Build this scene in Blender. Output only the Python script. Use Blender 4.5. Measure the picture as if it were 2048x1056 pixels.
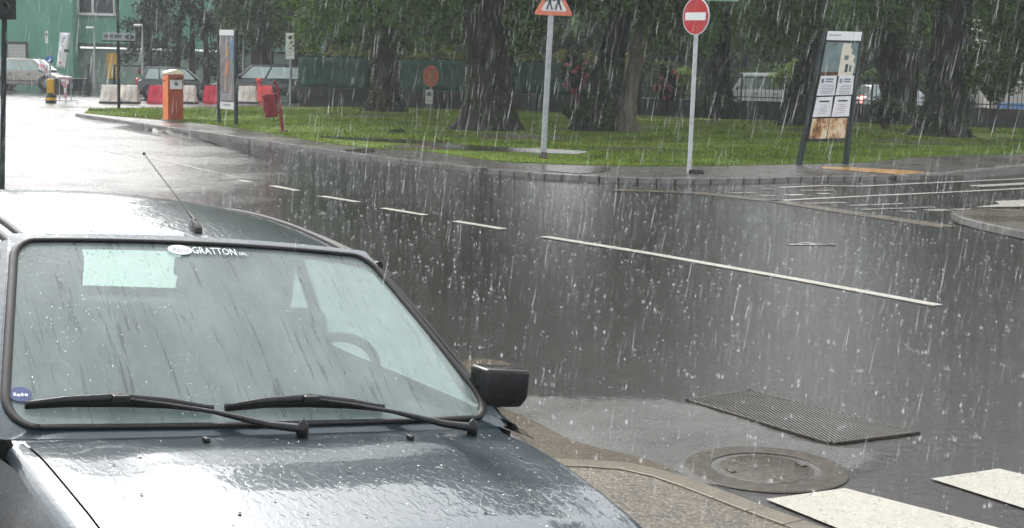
import bpy, bmesh, math, random
import numpy as np
from mathutils import Vector, Matrix, noise
random.seed(7)
rng = np.random.default_rng(11)
R = math.radians
scene = bpy.context.scene
for o in list(bpy.data.objects): bpy.data.objects.remove(o)

# ------------------------------------------------------------------ camera, sky, sun, exposure
PW, PH, FPX, CAM_H, ROLL = 2048, 1056, 2900.0, 1.9, R(1.5)
PITCH = math.atan(415 / FPX)
cfwd = Vector((0, math.cos(PITCH), -math.sin(PITCH)))
r0 = Vector((1, 0, 0)); u0 = r0.cross(cfwd)
cright = math.cos(ROLL) * r0 + math.sin(ROLL) * u0
cup = -math.sin(ROLL) * r0 + math.cos(ROLL) * u0
corg = Vector((0, 0, CAM_H))
cd = bpy.data.cameras.new('camera'); cam = bpy.data.objects.new('camera', cd)
scene.collection.objects.link(cam)
cd.sensor_width = 36; cd.lens = FPX / PW * 36; cd.clip_end = 900; cd.clip_start = 0.1
m = Matrix((cright, cup, -cfwd)).transposed().to_4x4(); m.translation = corg
cam.matrix_world = m
scene.camera = cam

SUN_EL, SUN_AZ = R(45), R(-25)
world = bpy.data.worlds.new("World"); scene.world = world; world.use_nodes = True
wn = world.node_tree; wn.nodes.clear()
sky = wn.nodes.new('ShaderNodeTexSky'); sky.sky_type = 'NISHITA'; sky.sun_disc = False
sky.sun_elevation = SUN_EL; sky.sun_rotation = SUN_AZ
sky.air_density = 1.0; sky.dust_density = 8.0; sky.ozone_density = 1.0
hs = wn.nodes.new('ShaderNodeHueSaturation'); hs.inputs['Saturation'].default_value = 0.22
bg = wn.nodes.new('ShaderNodeBackground'); bg.inputs['Strength'].default_value = 0.15
wo = wn.nodes.new('ShaderNodeOutputWorld')
# overcast: the clear-sky glow shows dimly through an even pale cloud layer
cl_ = wn.nodes.new('ShaderNodeMix'); cl_.data_type = 'RGBA'; cl_.inputs[0].default_value = .55; cl_.inputs[7].default_value = (4.9, 5.1, 5.3, 1)
wn.links.new(sky.outputs[0], hs.inputs['Color']); wn.links.new(hs.outputs[0], cl_.inputs[6]); wn.links.new(cl_.outputs[2], bg.inputs[0]); wn.links.new(bg.outputs[0], wo.inputs[0])
sd = bpy.data.lights.new('sun', 'SUN'); sd.energy = 0.5; sd.angle = R(25); sd.color = (1, .97, .92)
sun = bpy.data.objects.new('sun', sd); scene.collection.objects.link(sun)
dirv = Vector((math.sin(SUN_AZ) * math.cos(SUN_EL), math.cos(SUN_AZ) * math.cos(SUN_EL), math.sin(SUN_EL)))
sun.rotation_euler = dirv.to_track_quat('Z', 'Y').to_euler()
scene.view_settings.view_transform = 'Standard'; scene.view_settings.look = 'None'
scene.view_settings.exposure = 1.38; scene.view_settings.gamma = 1; scene.view_settings.use_curve_mapping = False
scene.render.engine = 'CYCLES'
scene.cycles.use_denoising = True
scene.cycles.max_bounces = 8; scene.cycles.transparent_max_bounces = 24; scene.cycles.volume_bounces = 0
scene.cycles.caustics_reflective = False; scene.cycles.caustics_refractive = False
scene.cycles.sample_clamp_indirect = 6

# ------------------------------------------------------------------ helpers
def ray(px, py):
    return (cfwd * FPX + cright * (px - PW / 2) + cup * (PH / 2 - py)).normalized()
def G(px, py, z=0.0):
    d = ray(px, py); t = (z - corg.z) / d.z
    return corg + d * t
def at(px, py, Y):
    d = ray(px, py); return corg + d * (Y / d.y)
def proj(p):
    d = Vector(p) - corg; z = d.dot(cfwd)
    return (PW / 2 + FPX * d.dot(cright) / z, PH / 2 - FPX * d.dot(cup) / z)

def tag(o, label=None, cat=None, group=None, kind=None):
    if label: o['label'] = label
    if cat: o['category'] = cat
    if group: o['group'] = group
    if kind: o['kind'] = kind
    return o
def empty(name, loc=(0, 0, 0), rot=(0, 0, 0), label=None, cat=None, group=None):
    o = bpy.data.objects.new(name, None); scene.collection.objects.link(o)
    o.empty_display_size = .1; o.location = loc; o.rotation_euler = rot
    return tag(o, label, cat, group)
def copy_tree(o, parent=None):
    c = o.copy(); scene.collection.objects.link(c)
    if parent is not None: c.parent = parent
    for ch in o.children: copy_tree(ch, c)
    return c

class MB:
    def __init__(s): s.v = []; s.f = []; s.mi = []; s.sm = []
    def add(s, vs, fs, mi=0, sm=False):
        n = len(s.v); s.v += [tuple(x) for x in vs]
        for f in fs: s.f.append([n + i for i in f]); s.mi.append(mi); s.sm.append(sm)
        return s
    def box(s, c, d, mi=0, M=None, bev=0.0, sm=False):
        x, y, z = d[0] / 2, d[1] / 2, d[2] / 2
        if bev <= 0:
            vs = [Vector((a * x, b * y, e * z)) for e in (-1, 1) for b in (-1, 1) for a in (-1, 1)]
            fs = [(0, 2, 3, 1), (4, 5, 7, 6), (0, 1, 5, 4), (2, 6, 7, 3), (0, 4, 6, 2), (1, 3, 7, 5)]
        else:
            bm = bmesh.new(); bmesh.ops.create_cube(bm, size=1)
            bmesh.ops.scale(bm, vec=d, verts=bm.verts)
            bmesh.ops.bevel(bm, geom=bm.edges[:], offset=bev, segments=2, affect='EDGES', profile=.6)
            bm.verts.ensure_lookup_table(); bm.verts.index_update()
            vs = [v.co.copy() for v in bm.verts]; fs = [[v.index for v in f.verts] for f in bm.faces]; bm.free()
        if M is not None: vs = [M @ v for v in vs]
        return s.add([v + Vector(c) for v in vs], fs, mi, sm)
    def tube(s, pts, rad, n=10, mi=0, caps=True, sm=True, flat=(1, 1)):
        pts = [Vector(p) for p in pts]
        if not hasattr(rad, '__len__'): rad = [rad] * len(pts)
        up = Vector((0, 0, 1)); vs = []; fs = []
        t0 = (pts[-1] - pts[0]).normalized()
        if abs(t0.z) > .9: up = Vector((0, 1, 0))
        for i, p in enumerate(pts):
            t = (pts[min(i + 1, len(pts) - 1)] - pts[max(i - 1, 0)]).normalized()
            a = t.cross(up).normalized(); b = a.cross(t)
            for k in range(n):
                th = 2 * math.pi * k / n
                vs.append(p + (a * math.cos(th) * flat[0] + b * math.sin(th) * flat[1]) * rad[i])
        for i in range(len(pts) - 1):
            for k in range(n):
                k2 = (k + 1) % n
                fs.append((i * n + k, i * n + k2, (i + 1) * n + k2, (i + 1) * n + k))
        s.add(vs, fs, mi, sm)
        if caps:
            s.add(vs[:n], [tuple(range(n))[::-1]], mi); s.add(vs[-n:], [tuple(range(n))], mi)
        return s
    def prism(s, poly, axis, a, b, mi=0):
        # poly: list of 2D points; axis: 0 x, 1 y, 2 z extrude from a to b
        def mk(p, t):
            if axis == 0: return (t, p[0], p[1])
            if axis == 1: return (p[0], t, p[1])
            return (p[0], p[1], t)
        n = len(poly); vs = [mk(p, a) for p in poly] + [mk(p, b) for p in poly]
        fs = [tuple(range(n))[::-1], tuple(range(n, 2 * n))] + [(i, (i + 1) % n, n + (i + 1) % n, n + i) for i in range(n)]
        return s.add(vs, fs, mi)
    def grid(s, fn, nu, nv, mi=0, sm=True):
        vs = [fn(i / nu, j / nv) for j in range(nv + 1) for i in range(nu + 1)]
        fs = [(j * (nu + 1) + i, j * (nu + 1) + i + 1, (j + 1) * (nu + 1) + i + 1, (j + 1) * (nu + 1) + i) for j in range(nv) for i in range(nu)]
        return s.add(vs, fs, mi, sm)
    def lathe(s, prof, n=20, mi=0, axis='Z', c=(0, 0, 0), sm=True):
        vs = []
        for r, h in prof:
            for k in range(n):
                th = 2 * math.pi * k / n
                q = (r * math.cos(th), r * math.sin(th), h)
                if axis == 'Y': q = (q[0], q[2], q[1])
                if axis == 'X': q = (q[2], q[0], q[1])
                vs.append((q[0] + c[0], q[1] + c[1], q[2] + c[2]))
        fs = [(i * n + k, i * n + (k + 1) % n, (i + 1) * n + (k + 1) % n, (i + 1) * n + k) for i in range(len(prof) - 1) for k in range(n)]
        return s.add(vs, fs, mi, sm)
    def build(s, name, mats, parent=None, bevel=0, recalc=True):
        me = bpy.data.meshes.new(name); me.from_pydata(s.v, [], s.f)
        if not isinstance(mats, (list, tuple)): mats = [mats]
        for mt in mats: me.materials.append(mt)
        me.polygons.foreach_set('material_index', s.mi); me.polygons.foreach_set('use_smooth', s.sm)
        if recalc or bevel:
            bm = bmesh.new(); bm.from_mesh(me)
            if bevel:
                bmesh.ops.remove_doubles(bm, verts=bm.verts, dist=1e-5)
                eds = [e for e in bm.edges if len(e.link_faces) == 2 and e.calc_face_angle(0) > .35]
                bmesh.ops.bevel(bm, geom=eds, offset=bevel, segments=3, affect='EDGES', profile=.5, clamp_overlap=True)
                for f in bm.faces: f.smooth = True
            if recalc: bmesh.ops.recalc_face_normals(bm, faces=bm.faces)
            bm.to_mesh(me); bm.free()
        me.update()
        o = bpy.data.objects.new(name, me); scene.collection.objects.link(o)
        if parent is not None: o.parent = parent
        return o
def raw(name, V, F, mat, parent=None, smooth=False):
    """V (n,3) array, F (m,k) array of one face size"""
    me = bpy.data.meshes.new(name); V = np.asarray(V, np.float32); F = np.asarray(F, np.int32); k = F.shape[1]
    me.vertices.add(len(V)); me.vertices.foreach_set('co', V.ravel())
    me.loops.add(F.size); me.loops.foreach_set('vertex_index', F.ravel())
    me.polygons.add(len(F)); me.polygons.foreach_set('loop_start', np.arange(len(F), dtype=np.int32) * k)
    me.polygons.foreach_set('use_smooth', np.full(len(F), smooth))
    me.materials.append(mat); me.update(calc_edges=True); me.validate()
    o = bpy.data.objects.new(name, me); scene.collection.objects.link(o)
    if parent is not None: o.parent = parent
    return o
def poly_obj(name, pts, z, mat, kind=None, parent=None):
    bm = bmesh.new(); vs = [bm.verts.new((p[0], p[1], z)) for p in pts]
    f = bm.faces.new(vs); bmesh.ops.triangulate(bm, faces=[f]); 
    for f in bm.faces:
        f.normal_update()
        if f.normal.z < 0: f.normal_flip()
    me = bpy.data.meshes.new(name); bm.to_mesh(me); bm.free(); me.materials.append(mat)
    o = bpy.data.objects.new(name, me); scene.collection.objects.link(o)
    if kind: o['kind'] = kind
    if parent: o.parent = parent
    return o
def slab_obj(name, pts, z0, z1, mat, kind=None):
    b = MB(); n = len(pts)
    b.add([(p[0], p[1], z1) for p in pts] + [(p[0], p[1], z0) for p in pts],
          [tuple(range(n))] + [(i, n + i, n + (i + 1) % n, (i + 1) % n) for i in range(n)])
    o = b.build(name, mat)
    if kind: o['kind'] = kind
    return o
def ribbon(px_pts, w, z):
    """polygon of a strip of width w metres along ground pixels"""
    P = [G(x, y) for x, y in px_pts]; L = []; Rr = []
    for i, p in enumerate(P):
        t = (P[min(i + 1, len(P) - 1)] - P[max(i - 1, 0)]).normalized(); n = Vector((-t.y, t.x, 0))
        L.append(p + n * w / 2); Rr.append(p - n * w / 2)
    return L + Rr[::-1]

# ------------------------------------------------------------------ materials
class NT:
    def __init__(s, name):
        s.m = bpy.data.materials.new(name); s.m.use_nodes = True; s.t = s.m.node_tree; s.t.nodes.clear()
        s.out = s.t.nodes.new('ShaderNodeOutputMaterial'); s.tc = None
    def n(s, typ, **kw):
        nd = s.t.nodes.new(typ)
        for k, v in kw.items():
            if k.startswith('i_'):
                key = k[2:]; key = int(key) if key.isdigit() else key.replace('_', ' ')
                s.set(nd.inputs[key], v)
            else: setattr(nd, k, v)
        return nd
    def set(s, inp, v):
        if isinstance(v, bpy.types.NodeSocket): s.t.links.new(v, inp)
        elif isinstance(v, bpy.types.Node): s.t.links.new(v.outputs[0], inp)
        else: inp.default_value = v if not (isinstance(v, tuple) and len(v) == 3 and inp.type == 'RGBA') else (*v, 1)
    def co(s, scale=None):
        if s.tc is None: s.tc = s.n('ShaderNodeTexCoord')
        o = s.tc.outputs['Object']
        if scale is None: return o
        mp = s.n('ShaderNodeMapping'); s.set(mp.inputs['Vector'], o); mp.inputs['Scale'].default_value = scale
        return mp.outputs[0]
    def noise(s, scale, detail=3, rough=.55, stretch=None, dist=0):
        nd = s.n('ShaderNodeTexNoise', i_Scale=scale, i_Detail=detail, i_Roughness=rough, i_Distortion=dist)
        s.set(nd.inputs['Vector'], s.co(stretch)); return nd.outputs[0]
    def ramp(s, fac, stops):
        nd = s.n('ShaderNodeValToRGB'); s.set(nd.inputs[0], fac); e = nd.color_ramp.elements
        while len(e) < len(stops): e.new(.5)
        for i, (p, c) in enumerate(stops):
            e[i].position = p; e[i].color = (*c, 1) if isinstance(c, tuple) else (c, c, c, 1)
        return nd.outputs[0]
    def math(s, op, a, b=0.0, c=None):
        nd = s.n('ShaderNodeMath', operation=op); s.set(nd.inputs[0], a); s.set(nd.inputs[1], b)
        if c is not None: s.set(nd.inputs[2], c)
        return nd.outputs[0]
    def mix(s, f, a, b):
        nd = s.n('ShaderNodeMix', data_type='RGBA'); s.set(nd.inputs[0], f); s.set(nd.inputs[6], a); s.set(nd.inputs[7], b); return nd.outputs[2]
    def bump(s, h, strength=.5, dist=.01, normal=None):
        nd = s.n('ShaderNodeBump', i_Strength=strength, i_Distance=dist); s.set(nd.inputs['Height'], h)
        if normal is not None: s.set(nd.inputs['Normal'], normal)
        return nd.outputs[0]
    def pbr(s, col, rough=.5, metal=0, normal=None, coat=0, spec=.5, **kw):
        nd = s.n('ShaderNodeBsdfPrincipled'); s.set(nd.inputs['Base Color'], col); s.set(nd.inputs['Roughness'], rough)
        s.set(nd.inputs['Metallic'], metal); nd.inputs['Specular IOR Level'].default_value = spec
        nd.inputs['Coat Weight'].default_value = coat; nd.inputs['Coat Roughness'].default_value = .04
        if normal is not None: s.set(nd.inputs['Normal'], normal)
        for k, v in kw.items(): s.set(nd.inputs[k.replace('_', ' ')], v)
        return nd
    def done(s, sh):
        s.t.links.new(sh.outputs[0] if isinstance(sh, bpy.types.Node) else sh, s.out.inputs[0]); return s.m

def simple(name, col, rough=.45, metal=0, var=.25, scale=6, bump=.15, coat=0, dirt=None):
    """paint / metal / plastic with uneven tone, wear and a wet sheen"""
    t = NT(name); a = tuple(c * (1 - var) for c in col); b = tuple(min(1, c * (1 + var)) for c in col)
    c = t.ramp(t.noise(scale, 5, .65), [(.3, a), (.7, b)])
    if dirt: c = t.mix(t.ramp(t.noise(scale * .8, 6, .7, (1, 1, .35)), [(.45, 0.0), (.7, 1.0)]), c, dirt)
    r = t.math('ADD', t.math('MULTIPLY', t.noise(scale * 3, 3), .3), max(0, rough - .15))
    return t.done(t.pbr(c, r, metal, t.bump(t.noise(scale * 9, 4), bump, .004), coat, .3))

def asphalt(name, dark, light, brown=None, fs=160, rlo=.025, rhi=.075, wave=.24, grain=.9):
    t = NT(name)
    big = t.noise(.55, 4, .6); mid = t.noise(3.0, 5, .6)
    col = t.mix(t.ramp(mid, [(.35, 0.0), (.7, 1.0)]), dark, light)
    fine = t.noise(fs, 2, .7)
    col = t.mix(t.math('MULTIPLY', t.ramp(fine, [(.46, 0.0), (.62, 1.0)]), .6), col, tuple(min(1, c * 2.6) for c in light))
    if brown: col = t.mix(t.ramp(t.noise(1.3, 4), [(.45, 0.0), (.62, .8)]), col, brown)
    rough = t.math('ADD', t.ramp(big, [(.38, rlo), (.62, rhi)]), t.math('MULTIPLY', fine, .06))
    # rain rings
    hs_ = None
    for sc, k in ((5.0, 34), (9.0, 28)):
        vo = t.n('ShaderNodeTexVoronoi', voronoi_dimensions='2D', i_Scale=sc); t.set(vo.inputs['Vector'], t.co())
        d = vo.outputs['Distance']
        ring = t.math('MULTIPLY', t.math('SINE', t.math('MULTIPLY', d, k)), t.math('MAXIMUM', t.math('SUBTRACT', .5, d), 0.0))
        hs_ = ring if hs_ is None else t.math('ADD', hs_, ring)
    wav = t.noise(11, 3, .5, (1, 1.6, 1))
    h = t.math('ADD', t.math('MULTIPLY', hs_, .35), t.math('MULTIPLY', wav, 1.6))
    n1 = t.bump(h, .55 * wave, .012)
    n2 = t.bump(fine, .5 * grain, .004, n1)
    return t.done(t.pbr(col, rough, 0, n2, spec=.5))

M = {}
M['asphalt'] = asphalt('wet_asphalt', (.006, .0058, .0052), (.019, .0178, .0158))
M['patch'] = asphalt('grey_asphalt', (.020, .020, .019), (.046, .046, .043), fs=100, rlo=.22, rhi=.5, grain=1.6)
M['pavement'] = asphalt('wet_pavement', (.04, .037, .033), (.075, .07, .062), rlo=.16, rhi=.32, wave=.9)
M['near_pavement'] = asphalt('brown_pavement', (.024, .0195, .014), (.085, .070, .047), fs=70, rlo=.2, rhi=.45, wave=.6, grain=2.6)
M['mud_water'] = asphalt('muddy_water', (.035, .028, .019), (.065, .052, .034), rlo=.08, rhi=.2, wave=.15, grain=.9)
M['island'] = asphalt('island_top', (.03, .026, .02), (.06, .05, .037), rlo=.15, rhi=.4, wave=.5)
M['kerb'] = simple('kerb_stone', (.16, .155, .145), .2, 0, .35, 5, .5)
M['kerb_pale'] = simple('kerb_rim', (.125, .105, .075), .35, 0, .3, 9, .6)
def paint_mat(name, col, wear, sc=24):
    t = NT(name)
    c = t.mix(t.ramp(t.noise(70, 4, .75), [(.42, 0.0), (.66, .7)]), col, tuple(x * .5 for x in col))
    w = t.ramp(t.noise(sc, 6, .75), [(wear - .06, 0.0), (wear + .06, 1.0)])
    c = t.mix(w, (.035, .034, .032), c)
    return t.done(t.pbr(c, t.math('ADD', t.math('MULTIPLY', t.noise(3, 3), .3), .15), 0, t.bump(t.noise(150, 3, .7), .7, .004)))
M['paint'] = paint_mat('road_paint', (.43, .41, .35), .37, 38)
M['paint_worn'] = paint_mat('worn_road_paint', (.40, .38, .33), .50, 14)
M['paint_tan'] = paint_mat('tan_road_paint', (.15, .105, .055), .52, 16)
M['paint_orange'] = paint_mat('orange_strip_paint', (.50, .25, .06), .36, 12)
def lawn_mat():
    t = NT('lawn_soil')
    c = t.mix(t.ramp(t.noise(.6, 5, .6), [(.4, 0.0), (.66, 1.0)]), (.075, .12, .013), (.13, .185, .022))
    c = t.mix(t.ramp(t.noise(1.7, 5, .6), [(.62, 0.0), (.72, .8)]), c, (.035, .028, .015))
    return t.done(t.pbr(c, .8, 0, t.bump(t.noise(40, 4), .8, .02), spec=.08))
M['lawn'] = lawn_mat()
def water_mat():
    t = NT('still_water')
    return t.done(t.pbr((.03, .028, .022), .16, 0, t.bump(t.noise(14, 3), .8, .012)))
M['water'] = water_mat()
def leaf_mat(name, c0, c1, trans=.35, gloss=.5, spec=.15, patch=False):
    t = NT(name); gi = t.n('ShaderNodeNewGeometry')
    c = t.ramp(gi.outputs['Random Per Island'], [(0, c0), (.6, c1), (1, tuple(x * 1.5 for x in c1))])
    if patch:
        c = t.mix(t.ramp(t.noise(.8, 5, .65), [(.40, 0.0), (.62, .8)]), c, (.045, .085, .012)); c = t.mix(t.ramp(t.noise(1.9, 4, .6, (1, .6, 1)), [(.56, 0.0), (.70, .7)]), c, (.13, .12, .035))
    d = t.n('ShaderNodeBsdfPrincipled'); t.set(d.inputs['Base Color'], c); d.inputs['Roughness'].default_value = gloss; d.inputs['Specular IOR Level'].default_value = spec
    tr = t.n('ShaderNodeBsdfTranslucent'); t.set(tr.inputs[0], c)
    mx = t.n('ShaderNodeMixShader', i_0=trans); t.t.links.new(d.outputs[0], mx.inputs[1]); t.t.links.new(tr.outputs[0], mx.inputs[2])
    return t.done(mx)
M['grass'] = leaf_mat('grass_blade', (.10, .155, .014), (.19, .26, .03), .35, .6, .2, True)
M['leaf'] = leaf_mat('tree_leaf', (.014, .036, .007), (.060, .115, .021), .5)
M['leaf_far_hazed'] = leaf_mat('hazed_far_leaf', (.020, .042, .011), (.064, .105, .028), .5)  # far leaf colour lightened to paint in some rain haze
M['leaf_conifer'] = leaf_mat('conifer_leaf', (.012, .026, .018), (.028, .048, .034))
M['leaf_ivy'] = leaf_mat('ivy_leaf', (.014, .032, .010), (.035, .065, .018))
M['leaf_yellow'] = leaf_mat('pale_leaf', (.08, .13, .02), (.17, .24, .045))
M['leaf_rust'] = leaf_mat('hedge_tip_leaf', (.05, .08, .02), (.13, .14, .03))
M['dead_leaf'] = leaf_mat('dead_leaf', (.10, .07, .02), (.22, .17, .05))
M['flower'] = leaf_mat('pink_flower', (.26, .055, .075), (.42, .13, .15), .3)
def bark_mat(name, c0, c1, moss=.5):
    t = NT(name)
    f = t.noise(7, 6, .7, (1, 1, .22), .6)
    c = t.ramp(f, [(.35, tuple(x * .45 for x in c0)), (.5, c0), (.68, c1)])
    c = t.mix(t.math('MULTIPLY', t.ramp(t.noise(1.6, 4), [(.48, 0.0), (.65, 1.0)]), moss), c, (.03, .045, .015))
    return t.done(t.pbr(c, .6, 0, spec=.2, normal=t.bump(f, 1.0, .06, t.bump(t.noise(40, 5, .7, (1, 1, .4)), .6, .015))))
M['bark'] = bark_mat('wet_dark_bark', (.017, .0135, .0110), (.048, .037, .028), .4)
M['bark_mid'] = bark_mat('brown_bark', (.034, .026, .019), (.085, .066, .049), .35)
M['bark_pale'] = bark_mat('paler_bark', (.11, .095, .075), (.22, .19, .15), .25)
M['bark_far'] = bark_mat('far_bark', (.03, .026, .022), (.06, .05, .042))
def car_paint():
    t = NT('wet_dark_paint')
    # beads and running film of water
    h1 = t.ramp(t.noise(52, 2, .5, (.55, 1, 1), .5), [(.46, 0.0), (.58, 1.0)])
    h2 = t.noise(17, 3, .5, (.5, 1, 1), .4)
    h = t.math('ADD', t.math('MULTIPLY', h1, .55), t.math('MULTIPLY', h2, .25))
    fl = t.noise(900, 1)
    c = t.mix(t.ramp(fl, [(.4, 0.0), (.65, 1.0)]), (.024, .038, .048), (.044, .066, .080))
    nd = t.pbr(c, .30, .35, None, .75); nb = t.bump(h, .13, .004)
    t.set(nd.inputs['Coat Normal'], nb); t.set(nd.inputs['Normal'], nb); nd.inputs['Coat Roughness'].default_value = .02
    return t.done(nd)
M['car_paint'] = car_paint()
M['car_side_shaded'] = simple('shaded_side_paint', (.018, .020, .023), .3, 0, .3, 30, .25, .6)  # body paint darkened to put the flank's dull ground reflection into the colour
M['rubber'] = simple('black_rubber', (.013, .0125, .012), .45, 0, .3, 40, .3)
M['black'] = simple('black_plastic', (.014, .014, .015), .3, 0, .3, 30, .2)
M['gloss_black'] = simple('gloss_black', (.005, .005, .006), .3, 0, .2, 20, .12, .15)
M['chrome'] = simple('dull_chrome', (.55, .56, .57), .25, 1, .1, 20, .1)
M['seat'] = simple('grey_seat_cloth', (.14, .145, .15), .8, 0, .2, 30, .4)
M['dash'] = simple('dark_dash', (.035, .037, .04), .6, 0, .2, 30, .2)
def windscreen_mat(name, fog, tint, fogcol=(.42, .47, .455), tlm=.4):
    t = NT(name)
    # misted pane: uneven mist, clear runs wiped by water
    runs = t.ramp(t.noise(70, 4, .6, (.06, 1, .06), .9), [(.36, .66), (.43, 1.0)])
    cl = t.ramp(t.noise(5, 5, .6, (.5, 1, .5)), [(.36, .72), (.6, 1.0)])
    fz = t.math('MULTIPLY', t.math('MULTIPLY', runs, cl), fog)
    tr = t.n('ShaderNodeBsdfTransparent'); tr.inputs[0].default_value = (*tint, 1)
    df = t.n('ShaderNodeBsdfDiffuse'); df.inputs[0].default_value = (*fogcol, 1)
    tl = t.n('ShaderNodeBsdfTranslucent'); tl.inputs[0].default_value = (*fogcol, 1)
    m0 = t.n('ShaderNodeMixShader', i_0=tlm); t.t.links.new(df.outputs[0], m0.inputs[1]); t.t.links.new(tl.outputs[0], m0.inputs[2])
    m1 = t.n('ShaderNodeMixShader'); t.set(m1.inputs[0], fz); t.t.links.new(tr.outputs[0], m1.inputs[1]); t.t.links.new(m0.outputs[0], m1.inputs[2])
    bead = t.ramp(t.noise(70, 2, .5), [(.55, 0.0), (.66, 1.0)])
    nb = t.bump(t.math('ADD', bead, t.noise(40, 3, .5, (.12, 1, .12), .5)), .14, .003)
    gl = t.n('ShaderNodeBsdfGlossy', i_Roughness=.03); t.set(gl.inputs['Normal'], nb)
    gi = t.n('ShaderNodeNewGeometry'); dt = t.n('ShaderNodeVectorMath', operation='DOT_PRODUCT'); t.set(dt.inputs[0], gi.outputs['Incoming']); t.set(dt.inputs[1], nb)
    fr = t.math('MULTIPLY_ADD', t.math('POWER', t.math('SUBTRACT', 1.0, t.math('ABSOLUTE', dt.outputs['Value'])), 5.0), .95, .04)
    m2 = t.n('ShaderNodeMixShader'); t.set(m2.inputs[0], fr); t.t.links.new(m1.outputs[0], m2.inputs[1]); t.t.links.new(gl.outputs[0], m2.inputs[2])
    return t.done(m2)
M['windscreen'] = windscreen_mat('misted_windscreen', .38, (.74, .92, .87), (.76, .88, .85))
M['glass'] = windscreen_mat('car_side_glass', .8, (.70, .90, .83), (.34, .40, .38), .95)
def clear_water(name):
    t = NT(name)
    g = t.n('ShaderNodeBsdfGlossy', i_Roughness=.02); tr = t.n('ShaderNodeBsdfTransparent'); tr.inputs[0].default_value = (.86, .9, .89, 1)
    fr = t.n('ShaderNodeFresnel', i_IOR=1.6); m_ = t.n('ShaderNodeMixShader'); t.set(m_.inputs[0], fr)
    t.t.links.new(tr.outputs[0], m_.inputs[1]); t.t.links.new(g.outputs[0], m_.inputs[2]); return t.done(m_)
M['bead'] = clear_water('water_bead')
def rain_mat(name, op):
    t = NT(name); gi = t.n('ShaderNodeNewGeometry'); op = t.math('MULTIPLY', t.ramp(gi.outputs['Random Per Island'], [(0, .35), (.7, .9), (1, 1.0)]), op); tr = t.n('ShaderNodeBsdfTransparent')
    d = t.n('ShaderNodeBsdfDiffuse'); d.inputs[0].default_value = (.85, .87, .88, 1)
    l = t.n('ShaderNodeBsdfTranslucent'); l.inputs[0].default_value = (.85, .87, .88, 1)
    a = t.n('ShaderNodeMixShader', i_0=.5); t.t.links.new(d.outputs[0], a.inputs[1]); t.t.links.new(l.outputs[0], a.inputs[2])
    b = t.n('ShaderNodeMixShader'); t.set(b.inputs[0], op); t.t.links.new(tr.outputs[0], b.inputs[1]); t.t.links.new(a.outputs[0], b.inputs[2])
    return t.done(b)
M['rain'] = rain_mat('falling_water', .20)
M['splash'] = rain_mat('splash_water', .22)
M['dark_glass'] = simple('dark_window_glass', (.02, .024, .026), .12, 0, .3, 4, .05)
M['far_glass'] = simple('sky_lit_glass', (.22, .28, .26), .06, .7, .2, 2, .03, 1)
M['galv'] = simple('galvanised_steel', (.36, .38, .39), .4, .35, .25, 8, .2)
M['pole_white'] = simple('pale_grey_pole', (.50, .52, .53), .35, .2, .2, 8, .2)
M['dark_pole'] = simple('dark_green_grey_metal', (.012, .021, .021), .45, 0, .3, 8, .2)
M['white'] = simple('white_paint', (.78, .79, .79), .4, 0, .06, 5, .1)
M['plate_white'] = simple('sign_white', (.70, .70, .68), .4, 0, .1, 5, .1)
M['paper'] = simple('wet_paper', (.72, .72, .76), .5, 0, .1, 7, .3)
M['ink'] = simple('printed_ink', (.06, .07, .075), .6, 0, .3, 20, .1)
M['ink_grey'] = simple('grey_print', (.36, .37, .40), .6, 0, .3, 20, .1)
M['ink_blue'] = simple('slate_print', (.13, .19, .21), .6, 0, .3, 20, .1)
M['signal_red'] = simple('sign_red', (.48, .025, .03), .35, 0, .15, 6, .1)
M['faded_red'] = simple('faded_sign_red', (.66, .19, .11), .4, 0, .2, 6, .1)
M['orange'] = simple('lit_orange_panel', (.85, .19, .03), .35, 0, .2, 5, .15)  # cabinet orange, brightened for the face lit by the left sky
M['orange_shaded'] = simple('shaded_orange_panel', (.30, .055, .02), .4, 0, .25, 5, .15)  # same orange, darkened to paint in the shaded faces
M['cream'] = simple('cream_cap', (.78, .72, .52), .4, 0, .1, 5, .1)
M['bin_red'] = simple('bin_red', (.17, .009, .018), .35, 0, .3, 9, .2)
M['barrier_red'] = simple('barrier_red_plastic', (.62, .03, .07), .4, 0, .2, 4, .2)
M['barrier_red_b'] = simple('bright_red_plastic', (.80, .08, .08), .4, 0, .2, 4, .2)
M['barrier_white'] = simple('dirty_white_plastic', (.80, .76, .69), .45, 0, .1, 4, .2, 0, (.45, .33, .26))
M['yellow'] = simple('signal_yellow', (.62, .36, .03), .4, 0, .15, 6, .1)
M['blue'] = simple('sign_blue', (.02, .10, .38), .35, 0, .2, 6, .1)
M['pink'] = simple('pink_print', (.60, .10, .16), .5, 0, .2, 9, .1)
M['green_wall'] = simple('green_render', (.11, .32, .22), .6, 0, .12, 1.2, .2)
M['pale_green_wall'] = simple('pale_green_render', (.22, .30, .24), .6, 0, .15, 1.0, .2)
M['shutter'] = simple('pale_shutter', (.48, .50, .48), .5, 0, .08, 2, .1)
M['dark_metal'] = simple('dark_metal', (.03, .035, .035), .4, 0, .3, 5, .2)
M['green_mesh'] = simple('green_screen_netting', (.030, .088, .062), .6, 0, .35, 3, .4)
M['stone_wall'] = simple('dark_wall', (.035, .034, .032), .5, 0, .5, 4, .9)
M['pale_wall'] = simple('pale_wall', (.50, .47, .42), .6, 0, .15, 1, .2)
M['blue_band'] = simple('blue_band', (.10, .25, .50), .5, 0, .15, 2, .1)
M['iron'] = simple('cast_iron', (.05, .042, .034), .25, .3, .5, 14, .5)
M['rust_iron'] = simple('rusty_iron', (.046, .036, .025), .16, .15, .6, 26, 1.0)
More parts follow.
